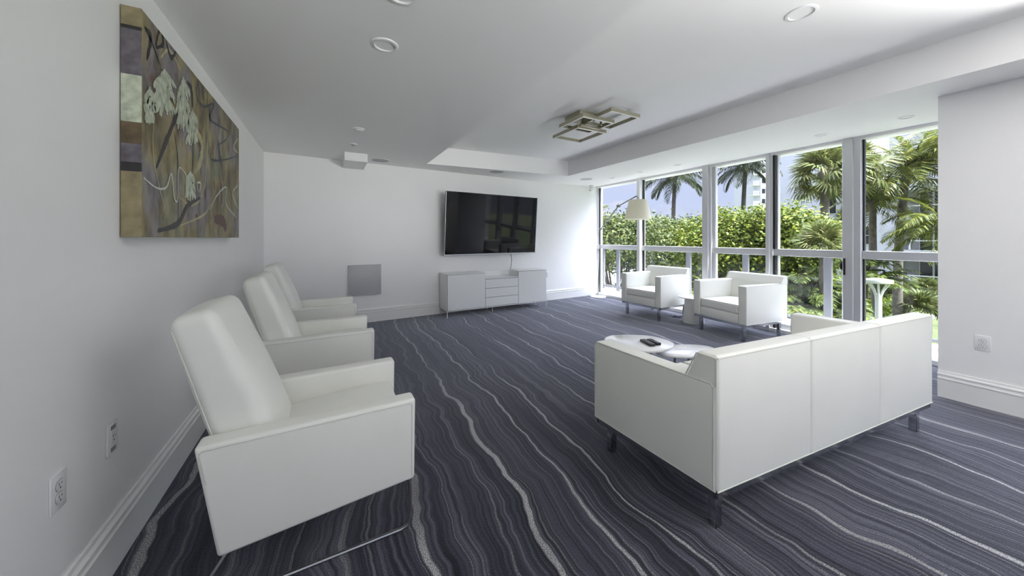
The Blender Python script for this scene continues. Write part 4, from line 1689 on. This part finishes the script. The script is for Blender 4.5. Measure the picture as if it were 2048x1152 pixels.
def frond_set(mtl, hang=0.6):
    return [frond_mesh('frond', mtl, R(78), R(75), hang=hang), frond_mesh('frond', mtl, R(52), R(95), hang=hang), frond_mesh('frond', mtl, R(25), R(85), hang=hang), frond_mesh('frond', mtl, R(-5), R(70), hang=hang)]


FS = frond_set(M['frond'])
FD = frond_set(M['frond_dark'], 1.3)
FSH = [frond_mesh('frond', M['shrub'], R(70), R(100), n=22, width=0.06, leaf=0.34), frond_mesh('frond', M['shrub'], R(45), R(95), n=22, width=0.06, leaf=0.34)]


def palm(name, top, base, r, ln, meshes, counts, label, group, cat='palm tree', trunk=True, mtl='trunk', seed=0):
    """Feather palm: fronds of length ln round the top of a leaning shaft of radius r."""
    rg = random.Random(seed)
    root = empty(name, (base[0], base[1], ZG), 0, label, cat, group)
    tp = Vector((top[0] - base[0], top[1] - base[1], top[2] - ZG))
    b = MB()
    if trunk:
        pts = []
        k = 14
        for i in range(k + 1):
            t = i / k
            q = tp * t
            q.z = tp.z * t
            bend = math.sin(PI * t) * 0.05 * tp.z
            pts.append((q.x + bend * 0.3, q.y + bend * 0.4, q.z))
        b.tube(pts, r * 1.25, 12, r2=r * 0.85)
        b.build('trunk', M[mtl], root)
        b = MB()
        b.lathe([(r * 0.9, -0.10 * ln), (r * 1.5, 0.0), (r * 1.2, 0.10 * ln), (0.01, 0.18 * ln)], 14, tuple(tp))
        b.build('crownshaft', M['trunk'], root)
    for vi, cnt in enumerate(counts):
        ph = rg.random() * 6.28
        for j in range(cnt):
            o = bpy.data.objects.new('frond', meshes[min(vi, len(meshes) - 1)])
            C.objects.link(o)
            o.parent = root
            o.location = tp
            o.rotation_euler = (R(rg.uniform(-14, 14)), R(rg.uniform(-9, 9)), ph + 2 * PI * j / cnt + rg.uniform(-.22, .22))
            s_ = ln * rg.uniform(0.86, 1.1)
            o.scale = (s_, s_, s_)
    return root


GP = 'feather palms outside'
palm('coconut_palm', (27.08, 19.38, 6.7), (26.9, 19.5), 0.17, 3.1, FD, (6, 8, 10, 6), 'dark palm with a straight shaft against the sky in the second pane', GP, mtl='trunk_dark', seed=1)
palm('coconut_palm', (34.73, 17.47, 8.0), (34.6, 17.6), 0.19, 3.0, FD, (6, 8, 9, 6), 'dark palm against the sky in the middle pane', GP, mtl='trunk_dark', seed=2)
palm('coconut_palm', (22.52, 4.77, 4.05), (22.25, 4.93), 0.145, 2.7, FS, (6, 8, 9, 6), 'sunlit coconut palm with the widest crown in the last pane', GP, seed=3)
palm('coconut_palm', (22.65, 5.84, 2.95), (22.95, 5.66), 0.145, 2.0, FS, (4, 6, 6, 5), 'sunlit palm partly behind the broad mullion in the last pane', GP, seed=4)
palm('coconut_palm', (20.75, 3.36, 1.75), (20.9, 3.2), 0.13, 2.3, FS, (3, 6, 8, 4), 'dark green palm crown overlapping the upper balcony in the last pane', GP, seed=5)
palm('coconut_palm', (9.6, 10.55, 2.0), (9.6, 10.6), 0.10, 1.1, FS, (5, 5, 4, 0), 'palm tips rising at the corner post of the glazing', GP, seed=6)
palm('coconut_palm', (24.6, 3.6, 5.3), (24.9, 3.3), 0.18, 2.6, FS, (4, 6, 6, 3), 'palm crown cut by the short wall at the top of the last pane', GP, seed=7)
GS = 'feathery shrubs below the windows'
palm('areca_shrub', (10.57, 7.9, -0.55), (10.57, 7.9), 0.08, 1.35, FSH, (7, 9), 'low arching palm shrub behind the far armchair', GS, 'shrub', seed=8)
SH = [((12.1, 4.2, -0.35), 0.95, 'feathery shrub hiding the foot of the tall fan palm'), ((11.5, 3.85, -1.1), 0.95, 'feathery shrub low between two railing posts'), ((11.7, 4.95, -1.1), 1.5, 'feathery shrub close behind the near armchair'), ((12.2, 4.62, -0.3), 1.25, 'feathery shrub in the centre of the door pane'), ((12.7, 4.42, -1.0), 1.5, 'feathery shrub under the low fan palm'),
      ((12.5, 4.1, -0.6), 0.75, 'feathery shrub beside the door pull'), ((11.2, 5.35, -0.5), 1.2, 'feathery shrub where the door pane meets its stile'), ((11.4, 4.4, -2.0), 1.4, 'lowest feathery shrub in the door pane'),
      ((19.71, 5.25, 0.1), 1.15, 'feathery shrub beside the broad mullion, above the garden lamp'), ((18.9, 4.75, -0.55), 1.25, 'feathery shrub right behind the garden lamp')]
for i, (p_, ln, lbl) in enumerate(SH):
    palm('areca_shrub', p_, (p_[0], p_[1]), 0.07, ln, FSH, (8, 10), lbl, GS, 'shrub', seed=20 + i)


def fan_leaf_mesh():
    """Fan leaf: a stalk along +x and a fan of pleated blades at its end (unit overall reach)."""
    V, F = [], []

    def quad(*q):
        o = len(V)
        V.extend(q)
        F.append((o, o + 1, o + 2, o + 3))
    hub = np.array([0.48, 0, 0.03])
    quad(np.array([0, -.008, 0]), np.array([0, .008, 0]), hub + [0, .006, 0], hub - [0, .006, 0])
    nbl = 26
    for i in range(nbl):
        a = R(-125 + 250 * i / (nbl - 1))
        d = np.array([math.cos(a), math.sin(a), 0.05 * (-1) ** i])
        ln = 0.52 * (0.72 + 0.28 * math.cos(a))
        w = np.array([-math.sin(a), math.cos(a), 0]) * 0.026
        q1 = hub + d * ln * 0.6
        q2 = hub + d * ln + np.array([0, 0, -0.13 - 0.05 * nr.rand()])
        quad(hub - w * 0.3, hub + w * 0.3, q1 + w, q1 - w)
        quad(q1 - w, q1 + w, q2 + w * 0.1, q2 - w * 0.1)
    ob = fast_mesh('fan_leaf', V, F, M['fan'])
    me = ob.data
    bpy.data.objects.remove(ob)
    return me


FAN = fan_leaf_mesh()


def fan_palm(top, base, r, ln, n, label, group, seed, cat='palm tree', lo=-50, hi=80, name='fan_palm'):
    rg = random.Random(seed)
    root = empty(name, (base[0], base[1], ZG), 0, label, cat, group)
    tp = Vector((top[0] - base[0], top[1] - base[1], top[2] - ZG))
    b = MB()
    b.tube([(0, 0, 0), tuple(tp * 0.5), tuple(tp)], r * 1.1, 12, r2=r)
    b.build('trunk', M['trunk'], root)
    if name == 'fan_palm':
        b = MB()
        b.lathe([(r * 0.9, -0.32 * ln), (r * 1.6, -0.05 * ln), (r * 1.1, 0.1 * ln), (0.01, 0.15 * ln)], 14, tuple(tp))
        b.build('crownshaft', M['trunk'], root)
    for j in range(n):
        o = bpy.data.objects.new('fan_leaf', FAN)
        C.objects.link(o)
        o.parent = root
        o.location = tp
        el = R(lo + (hi - lo) * ((j + rg.random() * 0.8) / n) ** 0.85)
        o.rotation_euler = (R(rg.uniform(-35, 35)), -el, j * 2.39996 + rg.uniform(-.25, .25))
        s_ = ln * rg.uniform(0.85, 1.12)
        o.scale = (s_, s_, s_)
    return root


GF = 'fan palms outside'
fan_palm((16.75, 5.65, 3.72), (16.9, 5.55), 0.135, 1.35, 40, 'tall fan palm before the plain tower wall in the door pane', GF, 31)
fan_palm((19.1, 5.55, 4.1), (19.2, 5.4), 0.14, 1.35, 36, 'second tall fan palm cut by the broad mullion', GF, 32)
fan_palm((11.7, 3.98, 0.95), (11.7, 3.98), 0.07, 0.85, 30, 'low fan palm at the foot of the tall one in the door pane', GF, 33, lo=-10, hi=85)
GB = 'small fan shrubs on the lawn'
for i, (p_, ln, lbl) in enumerate((((25.0, 5.65, -1.75), 1.15, 'round fan shrub behind the thick palm shaft'), ((23.06, 4.47, -2.1), 1.15, 'round fan shrub nearest the short wall'), ((29.4, 5.5, -1.8), 1.0, 'round fan shrub close under the lower balcony'))):
    fan_palm(p_, (p_[0], p_[1]), 0.07, ln, 34, lbl, GB, 40 + i, 'shrub', lo=0, hi=88, name='fan_shrub')

for i, (x0, x1, y0, y1, h, lbl) in enumerate(((22.0, 36.0, 7.15, 7.9, 0.9, 'clipped hedge strip on the lawn, the nearer one'), (26.0, 43.0, 9.0, 10.2, 1.25, 'dark clipped hedge strip against the apartment block'))):
    n = 5200
    c = np.stack([nr.uniform(x0, x1, n), nr.uniform(y0, y1, n), ZG + h * nr.rand(n) ** 0.5], 1)
    d = nr.normal(size=(n, 3))
    d[:, 2] = np.abs(d[:, 2])
    d /= np.linalg.norm(d, axis=1, keepdims=True)
    t = np.cross(d, nr.normal(size=(n, 3)))
    t /= np.linalg.norm(t, axis=1, keepdims=True)
    s = np.cross(d, t)
    q = 0.16
    V = np.stack([c - t * q, c + s * q * .6, c + t * q, c - s * q * .6], 1).reshape(-1, 3)
    o = fast_mesh('hedge', V, np.arange(4 * n).reshape(n, 4), M['leaf_bright'] if i == 0 else M['leaf_dark'])
    tag(o, lbl, 'hedge', 'clipped hedges')
